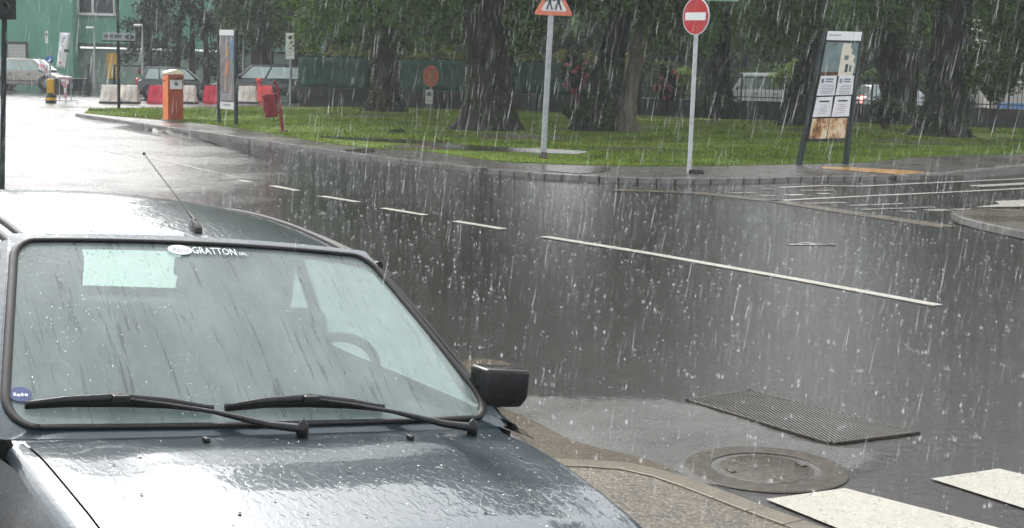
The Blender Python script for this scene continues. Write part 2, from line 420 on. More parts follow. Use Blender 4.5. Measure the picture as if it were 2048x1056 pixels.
M['gap_shade'] = (lambda t: t.done(t.pbr((.004, .004, .004), .9, 0, t.bump(t.noise(40), .2, .002), spec=.02)))(NT('grate_gap_shade'))  # near-black colour stands in for shade down in the grate gaps
M['grate_bar'] = simple('wet_grate_bar', (.10, .098, .09), .2, .2, .3, 14, .3)
M['tyre'] = simple('tyre', (.016, .016, .016), .6, 0, .3, 20, .3)
M['rim'] = simple('alloy_rim', (.12, .125, .13), .35, .5, .2, 9, .1)
M['champagne'] = simple('champagne_paint', (.26, .235, .21), .25, .4, .12, 4, .05, .8)
M['dark_green_paint'] = simple('dark_car_paint', (.022, .035, .035), .2, 0, .2, 4, .05, .8)
M['white_car'] = simple('white_car_paint', (.52, .53, .53), .2, 0, .08, 4, .05, .8)
M['silver_car'] = simple('silver_car_paint', (.36, .38, .39), .25, .5, .1, 4, .05, .8)
def lamp_mat(name, col, e):
    t = NT(name); return t.done(t.pbr(col, .2, 0, None, .5, Emission_Color=col, Emission_Strength=e))
M['tail'] = lamp_mat('lit_tail_lamp', (.9, .12, .10), 3.0)
M['lens_red'] = simple('red_lens', (.55, .03, .03), .2, 0, .1, 6, .05, .5)
def rust_mat():
    t = NT('rusty_white_sheet')
    c = t.ramp(t.noise(5, 6, .7, (1, 1, .5)), [(.36, (.70, .64, .52)), (.47, (.62, .47, .28)), (.55, (.30, .13, .04)), (.64, (.05, .025, .012))])
    return t.done(t.pbr(c, .5, 0, t.bump(t.noise(14, 5), .4, .01)))
M['rust_sheet'] = rust_mat()
M['slate_sheet'] = simple('slate_sheet', (.17, .23, .23), .4, 0, .25, 6, .1)
def art_mat():
    t = NT('poster_art')
    c = t.ramp(t.noise(3, 5, .65), [(.3, (.07, .065, .075)), (.5, (.15, .13, .12)), (.7, (.24, .20, .17))])
    return t.done(t.pbr(c, .25, 0, None, .4))
M['poster_art'] = art_mat()

# ------------------------------------------------------------------ ground, road, markings
S = 'structure'
rb = MB(); rb.add([(-220, -60, 0), (220, -60, 0), (220, 320, 0), (-220, 320, 0)], [(0, 1, 2, 3)])
tag(rb.build('road', M['asphalt'], recalc=False), kind=S)
Z1, Z2, Z3 = .004, .008, .012
def mark(name, px_pts, w, mat, z=Z1):
    return poly_obj(name, ribbon(px_pts, w, z), z, mat, S)
def mark_poly(name, pxs, mat, z=Z1):
    return poly_obj(name, [G(x, y, z) for x, y in pxs], z, mat, S)
def faded(name, pxs, mat, z, inset=.6):
    """wet sheet whose worn edge breaks up into the asphalt"""
    P = smooth_closed([G(x, y, z) for x, y in pxs]); n = len(P); c = sum(P, Vector()) / n
    me = bpy.data.meshes.new(name); V = [tuple(p) for p in P] + [tuple(c + (p - c) * inset) for p in P] + [tuple(c)]
    F = [(i, (i + 1) % n, n + (i + 1) % n, n + i) for i in range(n)] + [(n + i, n + (i + 1) % n, 2 * n) for i in range(n)]
    me.from_pydata(V, [], F); at_ = me.attributes.new('edge', 'FLOAT', 'POINT'); at_.data.foreach_set('value', [0.0] * n + [1.0] * (n + 1))
    me.materials.append(mat); bm = bmesh.new(); bm.from_mesh(me); bmesh.ops.recalc_face_normals(bm, faces=bm.faces)
    if bm.faces and sum(f.normal.z for f in bm.faces) < 0: bmesh.ops.reverse_faces(bm, faces=bm.faces)
    bm.to_mesh(me); bm.free(); o = bpy.data.objects.new(name, me); scene.collection.objects.link(o); o['kind'] = S; return o
def smooth_closed(P, it=2):
    for _ in range(it):
        Q = []
        for a, b in zip(P, P[1:] + P[:1]): Q += [a * .75 + b * .25, a * .25 + b * .75]
        P = Q
    return P
def fade_edges(mt, sc=9, spread=1.0):
    t = mt.node_tree; out = next(n for n in t.nodes if n.type == 'OUTPUT_MATERIAL'); src = out.inputs[0].links[0].from_socket
    at_ = t.nodes.new('ShaderNodeAttribute'); at_.attribute_name = 'edge'; nz = t.nodes.new('ShaderNodeTexNoise'); nz.inputs['Scale'].default_value = sc; nz.inputs['Detail'].default_value = 6
    tc = t.nodes.new('ShaderNodeTexCoord'); t.links.new(tc.outputs['Object'], nz.inputs['Vector'])
    ad = t.nodes.new('ShaderNodeMath'); ad.operation = 'MULTIPLY_ADD'; t.links.new(at_.outputs['Fac'], ad.inputs[0]); ad.inputs[1].default_value = 1.3; t.links.new(nz.outputs[0], ad.inputs[2])
    mr = t.nodes.new('ShaderNodeMapRange'); t.links.new(ad.outputs[0], mr.inputs[0]); mr.inputs[1].default_value = .62; mr.inputs[2].default_value = 1.15 + .4 * (spread - 1)
    tr = t.nodes.new('ShaderNodeBsdfTransparent'); mx = t.nodes.new('ShaderNodeMixShader'); t.links.new(mr.outputs[0], mx.inputs[0]); t.links.new(tr.outputs[0], mx.inputs[1]); t.links.new(src, mx.inputs[2]); t.links.new(mx.outputs[0], out.inputs[0])
fade_edges(M['patch']); fade_edges(M['mud_water'])
M['flood'] = asphalt('flooded_asphalt', (.02, .02, .019), (.04, .039, .036), rlo=.17, rhi=.36, wave=1.0); fade_edges(M['flood'], .9, 1.6)
faded('flood_water', ((-420, 184), (300, 190), (700, 205), (740, 216), (300, 222), (120, 228), (250, 262), (400, 288), (620, 345), (560, 450), (-500, 500)), M['flood'], Z1, .62)
faded('asphalt_patch', ((560, 760), (1040, 790), (1400, 790), (1640, 890), (1830, 905), (1760, 950), (1500, 990), (1200, 945), (700, 990)), M['patch'], Z1, .75)
mark('lane_line', [(1088, 474), (1300, 508), (1600, 561), (1876, 612)], .13, M['paint'], Z2)
for a, b in (((910, 443), (1007, 459)), ((766, 417), (850, 431)), ((644, 393), (716, 405)), ((544, 372), (594, 382)), ((478, 361), (500, 365))):
    mark('lane_dash', [a, b], .12, M['paint'], Z2)
mark('lane_line', [(10, 272), (200, 300), (330, 323), (480, 357)], .08, M['paint_worn'], Z2)
mark('worn_line', [(1225, 380), (1400, 387), (1560, 404), (1700, 426), (1900, 455)], .34, M['paint_tan'], Z2)
for pts, w, mt in (
    ([(1560, 376), (1640, 372), (1720, 373), (1850, 367), (2048, 358), (2300, 345)], .13, 'paint'),
    ([(1540, 403), (1650, 397), (1770, 391), (1900, 385), (2060, 377)], .12, 'paint'),
    ([(1797, 361), (1900, 356), (1985, 352)], .14, 'paint'),
    ([(1950, 373), (2120, 364)], .26, 'paint'),
    ([(1600, 382), (1665, 381)], .13, 'paint_worn'), ([(1525, 379), (1545, 379)], .14, 'paint_worn'), ([(1575, 391), (1606, 390)], .16, 'paint'),
    ([(1522, 393), (1552, 392)], .16, 'paint_worn'), ([(1636, 388), (1660, 388)], .16, 'paint'), ([(1460, 387), (1510, 386)], .12, 'paint_worn'),
    ([(1600, 408), (1690, 406)], .14, 'paint_worn'), ([(1700, 412), (1806, 408)], .12, 'paint_worn'), ([(1724, 420), (1870, 415)], .10, 'paint_worn'),
    ([(1858, 422), (1894, 420)], .24, 'paint_worn'), ([(1905, 420), (1947, 419)], .16, 'paint_worn'), ([(1806, 424), (1830, 424)], .16, 'paint_worn'),
    ([(1575, 490), (1672, 490)], .10, 'paint_worn'), ([(1600, 486), (1668, 491)], .06, 'paint_worn')):
    mark('road_marking', pts, w, M[mt], Z2)
for q in (((1990, 402), (2120, 396), (2120, 412), (1950, 414), (2000, 408)),):
    mark_poly('crossing_stripe', q, M['paint'], Z2)
for q in (((1862, 957), (1998, 937), (2200, 985), (2200, 1075), (2048, 1016)),
          ((1532, 998), (1690, 976), (1900, 1030), (2150, 1095), (2010, 1150), (1700, 1066))):
    mark_poly('crossing_stripe', q, M['paint'], Z2)
# muddy shallow water along the near gutter
faded('puddle', [(960, 800), (1030, 822), (1090, 852), (1150, 884), (1290, 916), (1390, 948), (1330, 950), (1120, 940), (1010, 870)], M['mud_water'], Z2)
faded('puddle', [(900, 722), (940, 714), (990, 715), (1030, 727), (1034, 745), (1000, 762), (930, 765)], M['mud_water'], Z2)

# ------------------------------------------------------------------ far kerb, pavement, lawn
KZ = .075
def resample(P, step):
    out = [P[0]]; acc = 0
    for a, b in zip(P, P[1:]):
        L = (b - a).length; t = step - acc
        while t <= L: out.append(a + (b - a) * (t / L)); t += step
        acc = (acc + L) % step
    return out
kpx = [(150, 233), (200, 240), (260, 249), (350, 263), (450, 277), (600, 300), (800, 328), (900, 339), (1000, 350), (1100, 359), (1200, 364), (1300, 367), (1400, 368), (1500, 367), (1570, 365), (1640, 362), (1720, 362), (1800, 361)]
KP = [G(*p) for p in kpx]
def smooth(P, it=2):
    for _ in range(it):
        Q = [P[0]]
        for a, b in zip(P, P[1:]): Q += [a * .75 + b * .25, a * .25 + b * .75]
        P = Q + [P[-1]]
    return P
KS = smooth(KP)
kerb = empty('kerb', (0, 0, 0)); kerb['kind'] = S
x_cut = G(985, 349).x
def stones(path, L, gap, x0, x1):
    P = resample(path, L)
    me = None
    for a, b in zip(P, P[1:]):
        c = (a + b) / 2
        if not (x0 <= c.x < x1): continue
        ang = math.atan2(b.y - a.y, b.x - a.x)
        if me is None:
            k = MB(); k.box((0, 0, 0), (L - gap, .15, KZ + .03), bev=.012); o = k.build('kerb_stone', M['kerb'], kerb); me = o.data
        else:
            o = bpy.data.objects.new('kerb_stone', me); scene.collection.objects.link(o); o.parent = kerb
        n = Vector((-math.sin(ang), math.cos(ang), 0))
        o.location = c + n * .075 + Vector((0, 0, (KZ + .03) / 2 - .02 + random.uniform(-.004, .004))); o.rotation_euler = (0, 0, ang + random.uniform(-.006, .006))
stones(KS, 1.0, .012, -99, x_cut)
stones(KS, .30, .032, x_cut, 99)
grass_front = [(168, 226), (215, 231), (300, 238), (400, 246), (480, 257), (570, 272), (640, 284), (735, 296), (840, 300), (920, 312), (1010, 324), (1096, 327), (1215, 331), (1300, 332), (1480, 331), (1595, 328), (1700, 325), (1765, 322), (1841, 313), (1940, 309), (2048, 307), (2300, 300)]
GF = smooth([G(x, y, KZ) for x, y in grass_front], 1)
inner = []
for i, p in enumerate(KS):
    t = (KS[min(i + 1, len(KS) - 1)] - KS[max(i - 1, 0)]).normalized()
    inner.append(Vector((p.x, p.y, KZ)) + Vector((-t.y, t.x, 0)) * .14)
right_edge = [G(x, y, KZ) for x, y in ((1930, 350), (2048, 336), (2300, 318))]
slab_obj('pavement', inner + right_edge + [p for p in GF[::-1]], -.02, KZ - .004, M['pavement'], S)
rk = [G(*p) for p in ((1800, 361), (1930, 351), (2048, 337), (2300, 319))]
P = resample(smooth(rk), 1.0)
for a, b in zip(P, P[1:]):
    c = (a + b) / 2; ang = math.atan2(b.y - a.y, b.x - a.x)
    o = bpy.data.objects.new('kerb_stone', bpy.data.meshes['kerb_stone']); scene.collection.objects.link(o); o.parent = kerb
    o.location = (c.x, c.y, .045); o.rotation_euler = (0, 0, ang)
lawn_back = [(2300, 266), (2048, 258), (1740, 250), (1480, 240), (1280, 233), (940, 220), (735, 215), (500, 214), (300, 217), (180, 219)]
LB = [G(x, y, KZ) for x, y in lawn_back]
LAWN = [Vector((p.x, p.y, 0)) for p in GF + LB]
slab_obj('lawn', LAWN, -.03, KZ + .01, M['lawn'], S)
tag(slab_obj('bed_soil', [Vector((p.x, p.y, 0)) for p in (LB[0], LB[1], LB[2], LB[3], LB[4], LB[5], LB[6])] + [Vector((LB[6].x, LB[6].y + 4, 0)), Vector((LB[0].x + 3, LB[0].y + 6, 0))], -.03, KZ - .02, M['lawn']), kind=S)
PUD = [(640, 271), (740, 276), (860, 281), (940, 290), (1040, 295), (1130, 299), (1190, 303), (1150, 308), (1040, 304), (930, 300), (840, 288), (730, 281), (640, 275)]
PUDG = [G(x, y, KZ + .018) for x, y in PUD]
poly_obj('puddle', PUDG, KZ + .018, M['water'], S)
mark_poly('puddle', [(1085, 331), (1150, 331), (1222, 335), (1215, 343), (1160, 347), (1090, 341)], M['water'], KZ + .004)
mark_poly('puddle', [(690, 299), (748, 297), (752, 303), (705, 306)], M['water'], KZ + .004)
mark_poly('tactile_strip', [(1640, 333), (1700, 334), (1790, 339), (1866, 345), (1862, 350), (1790, 348), (1700, 341), (1645, 337)], M['paint_orange'], KZ + .003)
def inside(px, py, poly):
    n = len(poly); r = np.zeros(len(px), bool); j = n - 1
    for i in range(n):
        xi, yi, xj, yj = poly[i][0], poly[i][1], poly[j][0], poly[j][1]
        r ^= ((yi > py) != (yj > py)) & (px < (xj - xi) * (py - yi) / (yj - yi + 1e-12) + xi); j = i
    return r
def grass():
    N = 330000
    x = rng.uniform(-13, 17, N); y = rng.uniform(23, 56, N)
    k = inside(x, y, LAWN) & ~inside(x, y, PUDG)
    # bare worn spots
    s = np.sin(x * 1.3 + 2 * np.sin(y * .7)) + np.sin(y * .9 + 1.7 * np.sin(x * .5))
    k &= (s > -1.0) | (rng.random(N) < .35)
    for tx, ty, tr_ in ((-4.1, 45.9, 1.0), (-.55, 36.4, 1.15), (2.05, 36.5, .85), (2.9, 36.2, .6), (11.5, 39.2, 1.2), (6.3, 46, .8), (8.5, 44, .9)):
        k &= (np.hypot(x - tx, y - ty) > tr_ * 1.25 * rng.uniform(.75, 1.25, N))
    x, y = x[k], y[k]; n = len(x); s = s[k]
    th = rng.uniform(0, math.pi, n); w = rng.uniform(.008, .018, n); h = rng.uniform(.025, .06, n) * (1 + .35 * s.clip(-1, 1)); lx = rng.normal(0, .03, n); ly = rng.normal(0, .03, n)
    z0 = KZ + .008
    front = inside(x + x / y * 1.2, y + 1.2, PUDG) | inside(x + x / y * .6, y + .6, PUDG); h = np.where(front, h * .3, h)
    V = np.zeros((n, 3, 3)); V[:, 0] = np.c_[x - w * np.cos(th), y - w * np.sin(th), np.full(n, z0)]
    V[:, 1] = np.c_[x + w * np.cos(th), y + w * np.sin(th), np.full(n, z0)]
    V[:, 2] = np.c_[x + lx, y + ly, z0 + h]
    tag(raw('grass', V.reshape(-1, 3), np.arange(3 * n).reshape(-1, 3), M['grass']), kind='stuff')
grass()
def soil_mat():
    t = NT('bare_soil'); c = t.ramp(t.noise(9, 6, .7), [(.3, (.022, .016, .010)), (.6, (.050, .037, .022)), (.75, (.075, .058, .035))])
    return t.done(t.pbr(c, .6, 0, t.bump(t.noise(30, 5, .7), .8, .03), spec=.25))
M['soil'] = soil_mat(); fade_edges(M['soil'], 3.0, 1.0)
for (cx, cy, rr) in ((985, 272, 1.9), (1215, 277, 1.9), (1890, 284, 1.9), (768, 231, 1.5), (1600, 259, 1.3), (1436, 243, 1.2), (880, 294, 1.0), (1290, 300, 1.3)):
    c = G(cx, cy, KZ); ring = [proj(Vector((c.x + rr * 1.35 * math.cos(a) * random.uniform(.7, 1.2), c.y - .25 + rr * .9 * math.sin(a) * random.uniform(.7, 1.2), KZ + .013))) for a in [i * .524 for i in range(12)]]
    faded('bare_soil', ring, M['soil'], KZ + .013, .45)
def fallen():
    n = 2600; x = rng.uniform(-12, 16, n); y = rng.uniform(23, 50, n); k = inside(x, y, LAWN); x, y = x[k], y[k]
    tag(leaves('fallen_leaves', np.c_[x, y, KZ + .03 + .03 * rng.random(len(x))], np.tile((0, 0, 1.5), (len(x), 1)), .035, M['dead_leaf']), kind='stuff')
# traffic island on the right
isl = smooth([G(x, y) for x, y in ((1908, 434), (1920, 446), (1940, 453), (1980, 463), (2048, 478), (2300, 530), (2300, 470), (2100, 432), (2000, 428), (1940, 428))], 1)
slab_obj('traffic_island', isl, -.02, .07, M['island'], S)
ik = empty('kerb'); ik['kind'] = S
for a, b in zip(isl[1:13], isl[2:14]):
    d = b - a; k = MB(); k.box((0, 0, 0), (d.length + .02, .12, .09), bev=.01); o = k.build('kerb_stone', M['kerb'], ik)
    o.location = (a + b) / 2 + Vector((0, 0, .05)); o.rotation_euler = (0, 0, math.atan2(d.y, d.x))
# near pavement corner under the parked car
npx = [(1080, 917), (1180, 920), (1262, 925), (1340, 944), (1450, 984), (1560, 1026), (1660, 1060), (1900, 1150)]
NP = smooth([G(x, y, .10) for x, y in npx], 2)
slab_obj('near_pavement', [Vector((p.x, p.y, 0)) for p in NP] + [Vector((2.2, 2.0, 0)), Vector((-4.5, 1.5, 0)), Vector((-4.5, 7.0, 0)), Vector((-1.2, 6.95, 0))], -.02, .094, M['near_pavement'], S)
nk = empty('kerb'); nk['kind'] = S
Q = resample(NP, .20)
for a, b in zip(Q, Q[1:]):
    d = b - a; k = MB(); k.box((0, 0, 0), (d.length + .001, .115, .12), bev=.008); o = k.build('kerb_stone', M['kerb_pale'], nk)
    n = Vector((d.y, -d.x, 0)).normalized()
    o.location = (a + b) / 2 + n * .045 + Vector((0, 0, -.0585 + random.uniform(-.001, .001))); o.rotation_euler = (0, 0, math.atan2(d.y, d.x))

# ------------------------------------------------------------------ drain grate and manhole cover
gc = [G(1375, 803), G(1500, 784), G(1835, 868), G(1660, 890)]
def lerp(a, b, t): return a + (b - a) * t
gp = empty('drain_grate', (gc[0] + gc[2]) / 2, label='long ribbed iron drain grate set into the wet road behind the manhole cover', cat='drain grate')
inv = -gp.location
b = MB(); b.add([tuple(p + inv + Vector((0, 0, .006))) for p in gc], [(0, 3, 2, 1)]); b.build('gap_shade_sheet', M['gap_shade'], gp)  # flat sheet painted as the dark depth beneath the bars
e0, e1 = gc[0], gc[1]; f0, f1 = gc[3], gc[2]
rd_ = (G(1550, 853) - G(1500, 820)).normalized(); rn_ = Vector((-rd_.y, rd_.x, 0))
pr_ = [q.dot(rn_) for q in gc]; NB = 46
for i in range(NB):
    h_ = min(pr_) + (max(pr_) - min(pr_)) * (i + .5) / NB; hit = []
    for a, c in zip(gc, gc[1:] + gc[:1]):
        da, dc = a.dot(rn_) - h_, c.dot(rn_) - h_
        if da * dc < 0: hit.append(lerp(a, c, da / (da - dc)))
    if len(hit) != 2 or (hit[1] - hit[0]).length < .03: continue
    a, c = hit; d = c - a; k = MB(); k.box((0, 0, 0), (d.length * .97, .0105, .014), bev=.0025)
    o = k.build('bar', M['grate_bar'], gp); o.location = (a + c) / 2 + inv + Vector((0, 0, .008)); o.rotation_euler = (0, 0, math.atan2(d.y, d.x))
k = MB()
for a, c in ((e0, f0), (e1, f1), (e0, e1), (f0, f1)):
    d = c - a; mm = Matrix.Rotation(math.atan2(d.y, d.x), 4, 'Z'); k.box((a + c) / 2 + inv + Vector((0, 0, .008)), (d.length + .02, .022, .012), M=mm)
k.build('frame', M['rust_iron'], gp)
mc = G(1532, 939)
mh = empty('manhole_cover', (mc.x, mc.y, 0), label='round rusty manhole cover with water standing on it beside the pavement corner', cat='manhole cover')
k = MB(); k.lathe([(.385, .004), (.378, .009), (.33, .010), (.262, .010), (.258, .003)], 56, sm=False); k.build('rim', M['rust_iron'], mh)
k = MB(); k.lathe([(0, .009), (.215, .009), (.228, .003)], 48); k.build('lid', M['rust_iron'], mh)
k = MB(); k.lathe([(0, .0105), (.19, .0105), (.2, .0095)], 40); k.build('puddle_film', M['mud_water'], mh)
for a in (R(200), R(20)):
    k = MB(); k.box((0, 0, 0), (.07, .03, .008), bev=.003); o = k.build('lifting_slot', M['iron'], mh); o.location = (.19 * math.cos(a), .19 * math.sin(a), .011); o.rotation_euler = (0, 0, a + 1.57)

# ------------------------------------------------------------------ green building and far structures
YB = 74.0
bl = empty('green_building', at(250, 172, YB + 1), label='green rendered building with a yellow door and pale shutter beyond the junction', cat='building')
bl.location.z = 0; BX, BY = bl.location.x, bl.location.y
def X(px, Y): return at(px, 150, Y).x
def Zp(px, py, Y): return at(px, py, Y).z
def bbox(mb, px0, px1, py0, py1, Y, depth, mi=0):
    x0, x1 = X(px0, Y), X(px1, Y); z1, z0 = Zp((px0 + px1) / 2, py0, Y), Zp((px0 + px1) / 2, py1, Y)
    return mb.box(((x0 + x1) / 2 - BX, Y + depth / 2 - BY, (z0 + z1) / 2), (x1 - x0, depth, z1 - z0))
k = MB(); x0, x1 = X(-420, 74), X(147, 74); k.box(((x0 + x1) / 2 - BX, 74 + .6 - BY, 2.45), (x1 - x0, 1.2, 4.9)); k.build('wall', M['green_wall'], bl)
k = MB(); x0, x1 = X(147, 75) - .9, X(640, 75); zb = Zp(200, 94, 75)
k.box(((x0 + x1) / 2 - BX + .1, 75 + 4 - BY, (4.9 + zb) / 2), (x1 - x0, 8, 4.9 - zb)); k.build('upper_wall', M['green_wall'], bl)
k = MB(); k.box(((x0 + x1) / 2 - BX + .1, 75.25 + 3.8 - BY, zb / 2 - .1), (x1 - x0, 7.6, zb + .0)); k.build('lower_wall', M['pale_green_wall'], bl)
k = MB(); bbox(k, 158, 340, 88, 95, 74.85, .4); k.build('gap_line', M['dark_metal'], bl)  # dark strip drawn along the gap between upper and lower wall
k = MB(); bbox(k, 52, 57, 85, 127, 73.93, .10); bbox(k, 13, 17, 85, 127, 73.93, .10); bbox(k, 13, 57, 83, 88, 73.92, .12); f = k.build('shutter_frame', M['dark_metal'], bl)
for i in range(6):
    k = MB(); bbox(k, 17, 52, 89 + i * 6, 94.4 + i * 6, 73.95, .06); k.build('slat', M['shutter'], f)
w = MB()
for q in ((158, 160, -6, 30), (228, 230, -6, 30), (185, 189, -6, 26), (156, 232, 26, 31)): bbox(w, *q, 74.86, .16)
w = w.build('window', M['plate_white'], bl)
for q in ((160, 185.5, -6, 26), (188.5, 228, -6, 26)):
    k = MB(); bbox(k, *q, 74.94, .05); k.build('pane', M['dark_glass'], w)
k = MB(); bbox(k, 214, 236, 106, 158, 75.12, .12); d = k.build('door', M['yellow'], bl)
k = MB(); bbox(k, 224, 225, 112, 156, 75.06, .06); k.build('door_rail', M['cream'], d)

def lamp_post(px, py_top, py_base, Y, w_head, label):
    base = at(px, py_base, Y); base.z = 0; top = Zp(px, py_top, Y)
    r = empty('street_lamp', base, label=label, cat='street lamp', group='street lamps by the green building')
    k = MB(); k.tube([(0, 0, 0), (0, 0, 1.2), (0, 0, top)], [.07, .06, .035], 8); k.build('pole', M['galv'], r)
    k = MB(); s = w_head
    k.box((-s * .5, 0, top + .02), (s, .22, .1), bev=.04); k.build('lamp_head', M['plate_white'], r)
lamp_post(190, 57, 172, 66, .36, 'slim street lamp against the pale green wall left of the yellow door')
lamp_post(286, 52, 178, 62, .36, 'slim street lamp at the edge of the dark conifer')
lamp_post(487, 67, 160, 62, .34, 'slim street lamp just behind the tall poster stand')

# gate, gatepost, low dark fence
def px_post(name, px, y0, y1, w, mat, label, cat, Y=None, group=None):
    b_ = G(px, y1) if Y is None else at(px, y1, Y); b_.z = 0 if Y is None else b_.z
    top = Zp(px, y0, b_.y)
    k = MB(); k.box((0, 0, top / 2), (w, w, top), bev=.01); o = k.build(name, mat, None); o.location = b_
    return tag(o, label, cat, group)
px_post('gatepost', 179, 127, 184, .14, M['dark_metal'], 'thick dark gatepost at the end of the low dark fence', 'gatepost')
a, c = G(100, 184), G(177, 184)
fr = empty('low_fence', a, label='low solid dark fence behind the yellow bollard', cat='fence')
n = 8
for i in range(n):
    p = lerp(a, c, (i + .5) / n) - a; k = MB(); k.box((0, 0, 0), ((c - a).length / n - .02, .05, .48), bev=.008); o = k.build('panel', M['dark_metal'], fr); o.location = p + Vector((0, 0, .26))
k = MB(); k.tube([(0, 0, .52), tuple(c - a + Vector((0, 0, .52)))], .035, 8); k.build('rail', M['dark_metal'], fr)
gy = G(229, 178).y
gt = empty('gate_frame', G(229, 178), label='thin dark gate frame with one crossbar in front of the pale green wall', cat='gate')
gx = G(229, 178).x; zt = Zp(229, 131, gy); x2 = X(292, gy) - gx
k = MB(); k.box((0, 0, zt / 2), (.09, .09, zt)); k.build('post', M['dark_metal'], gt)
k = MB(); k.box((x2, 0, zt / 2), (.14, .14, zt)); k.build('post', M['dark_metal'], gt)
k = MB(); k.box((x2 / 2, 0, zt), (x2 + .1, .07, .07)); k.build('crossbar', M['dark_metal'], gt)
zs = Zp(283, 143, gy)
sg = empty('round_sign', (X(283, gy), gy - .1, 0), label='small dark red round sign on the thin gate frame', cat='road sign')
k = MB(); k.lathe([(0, 0), (.15, 0), (.15, .02), (0, .02)], 20, axis='Y', c=(0, 0, zs)); k.build('disc', M['bin_red'], sg)
k = MB(); k.tube([(0, .04, 0), (0, .04, zs + .1)], .025, 8); k.build('pole', M['dark_metal'], sg)

# ------------------------------------------------------------------ boundary wall, fences, hedge
WP = [G(x, y) for x, y in ((598, 213), (740, 216), (940, 223), (1280, 235), (1480, 241), (1740, 250), (2048, 260), (2300, 268))]
def zz(p, dz): return Vector((p.x, p.y, dz))
bw = empty('boundary_wall', WP[0], label='low dark stone wall running behind the trees along the lawn', cat='wall')
WH = .66
for a, c in zip(WP, WP[1:]):
    d = c - a; n = max(1, int(d.length / 1.1))
    for i in range(n):
        p0, p1 = lerp(a, c, i / n), lerp(a, c, (i + 1) / n)
        k = MB(); h = WH + random.uniform(-.015, .015)
        k.box((0, 0, h / 2), ((p1 - p0).length - .015, .24, h), bev=.02); o = k.build('wall_block', M['stone_wall'], bw)
        o.location = (p0 + p1) / 2 - WP[0]; o.rotation_euler = (0, 0, math.atan2(d.y, d.x))
# green netting fence on the left half
nf = empty('netting_fence', WP[0], label='fence covered in dark green netting below the hedge tips', cat='fence')
for a, c in zip(WP[:3], WP[1:4]):
    d = c - a; n = max(1, int(d.length / 1.9))
    for i in range(n):
        p0, p1 = lerp(a, c, i / n) - WP[0], lerp(a, c, (i + 1) / n) - WP[0]; L = (p1 - p0).length
        z1 = 1.72 + random.uniform(-.04, .04)
        k = MB()
        def fn(u, v, p0=p0, p1=p1):
            q = lerp(p0, p1, u); return (q.x + .02 * math.sin(u * 17 + v * 3), q.y + .03 * math.sin(u * 11 + v * 5) - .05, WH + (z1 - WH) * v)
        k.grid(fn, 10, 5); o = k.build('netting_panel', M['green_mesh'], nf)
        md = o.modifiers.new('thick', 'SOLIDIFY'); md.thickness = .015
        k = MB(); k.tube([(p0.x, p0.y, WH), (p0.x, p0.y, z1 + .08)], .03, 8); k.build('post', M['dark_metal'], nf)
# steel bar railing on the right half
rf = empty('bar_railing', WP[3], label='dark steel bar railing on top of the low wall behind the right trees', cat='fence')
k = MB(); k.tube([(0, 0, 0), (0, 0, .82)], .011, 5); bme = k.build('bar', M['dark_metal'], rf); bme.location = (0, 0, WH); first = True
for a, c in zip(WP[3:], WP[4:]):
    d = c - a; n = int(d.length / .13)
    for i in range(n):
        p = lerp(a, c, i / n) - WP[3]
        if first: first = False; continue
        o = bme.copy(); scene.collection.objects.link(o); o.location = (p.x, p.y, WH)
    for z in (WH + .12, WH + .76):
        k = MB(); k.tube([(a.x - WP[3].x, a.y - WP[3].y, z), (c.x - WP[3].x, c.y - WP[3].y, z)], .018, 6); k.build('rail', M['dark_metal'], rf)
    for i in range(0, n, 16):
        p = lerp(a, c, i / n) - WP[3]; k = MB(); k.box((p.x, p.y, WH + .43), (.05, .05, .9)); k.build('post', M['dark_metal'], rf)

# ------------------------------------------------------------------ foliage helpers
def leaves(name, C, Nrm, size, mat, parent=None, aspect=.55):
    """one bent two-triangle leaf per centre"""
    n = len(C); C = np.asarray(C)
    d = rng.normal(size=(n, 3)); d /= np.linalg.norm(d, axis=1, keepdims=True)
    if Nrm is not None: d = d * .75 + np.asarray(Nrm); d /= np.linalg.norm(d, axis=1, keepdims=True)
    t = np.cross(d, rng.normal(size=(n, 3))); t /= np.linalg.norm(t, axis=1, keepdims=True); bq = np.cross(d, t)
    s = (np.asarray(size) * rng.uniform(.6, 1.35, n))[:, None]
    V = np.stack([C - t * s, C + bq * s * aspect + d * s * .12, C + t * s, C - bq * s * aspect + d * s * .12], 1)
    F = np.arange(4 * n).reshape(-1, 4)
    F = np.stack([F[:, [0, 1, 2]], F[:, [0, 2, 3]]], 1).reshape(-1, 3)
    return raw(name, V.reshape(-1, 3), F, mat, parent)
def ball(n, c, rad, shell=.55):
    d = rng.normal(size=(n, 3)); d /= np.linalg.norm(d, axis=1, keepdims=True)
    r = rng.uniform(shell, 1, n)[:, None]
    return np.asarray(c) + d * r * np.asarray(rad)
fallen()
def clumps(c, rad, nc, per, crad, zmin=None):
    """leaf clumps spread through an ellipsoid crown"""
    out = []
    cc = ball(nc, c, rad, .35)
    for q in cc:
        out.append(ball(int(per * rng.uniform(.6, 1.4)), q, np.array([crad, crad, crad * .7]) * rng.uniform(.7, 1.3), .2))
    P = np.concatenate(out)
    if zmin is not None: P = P[P[:, 2] > zmin]
    return P
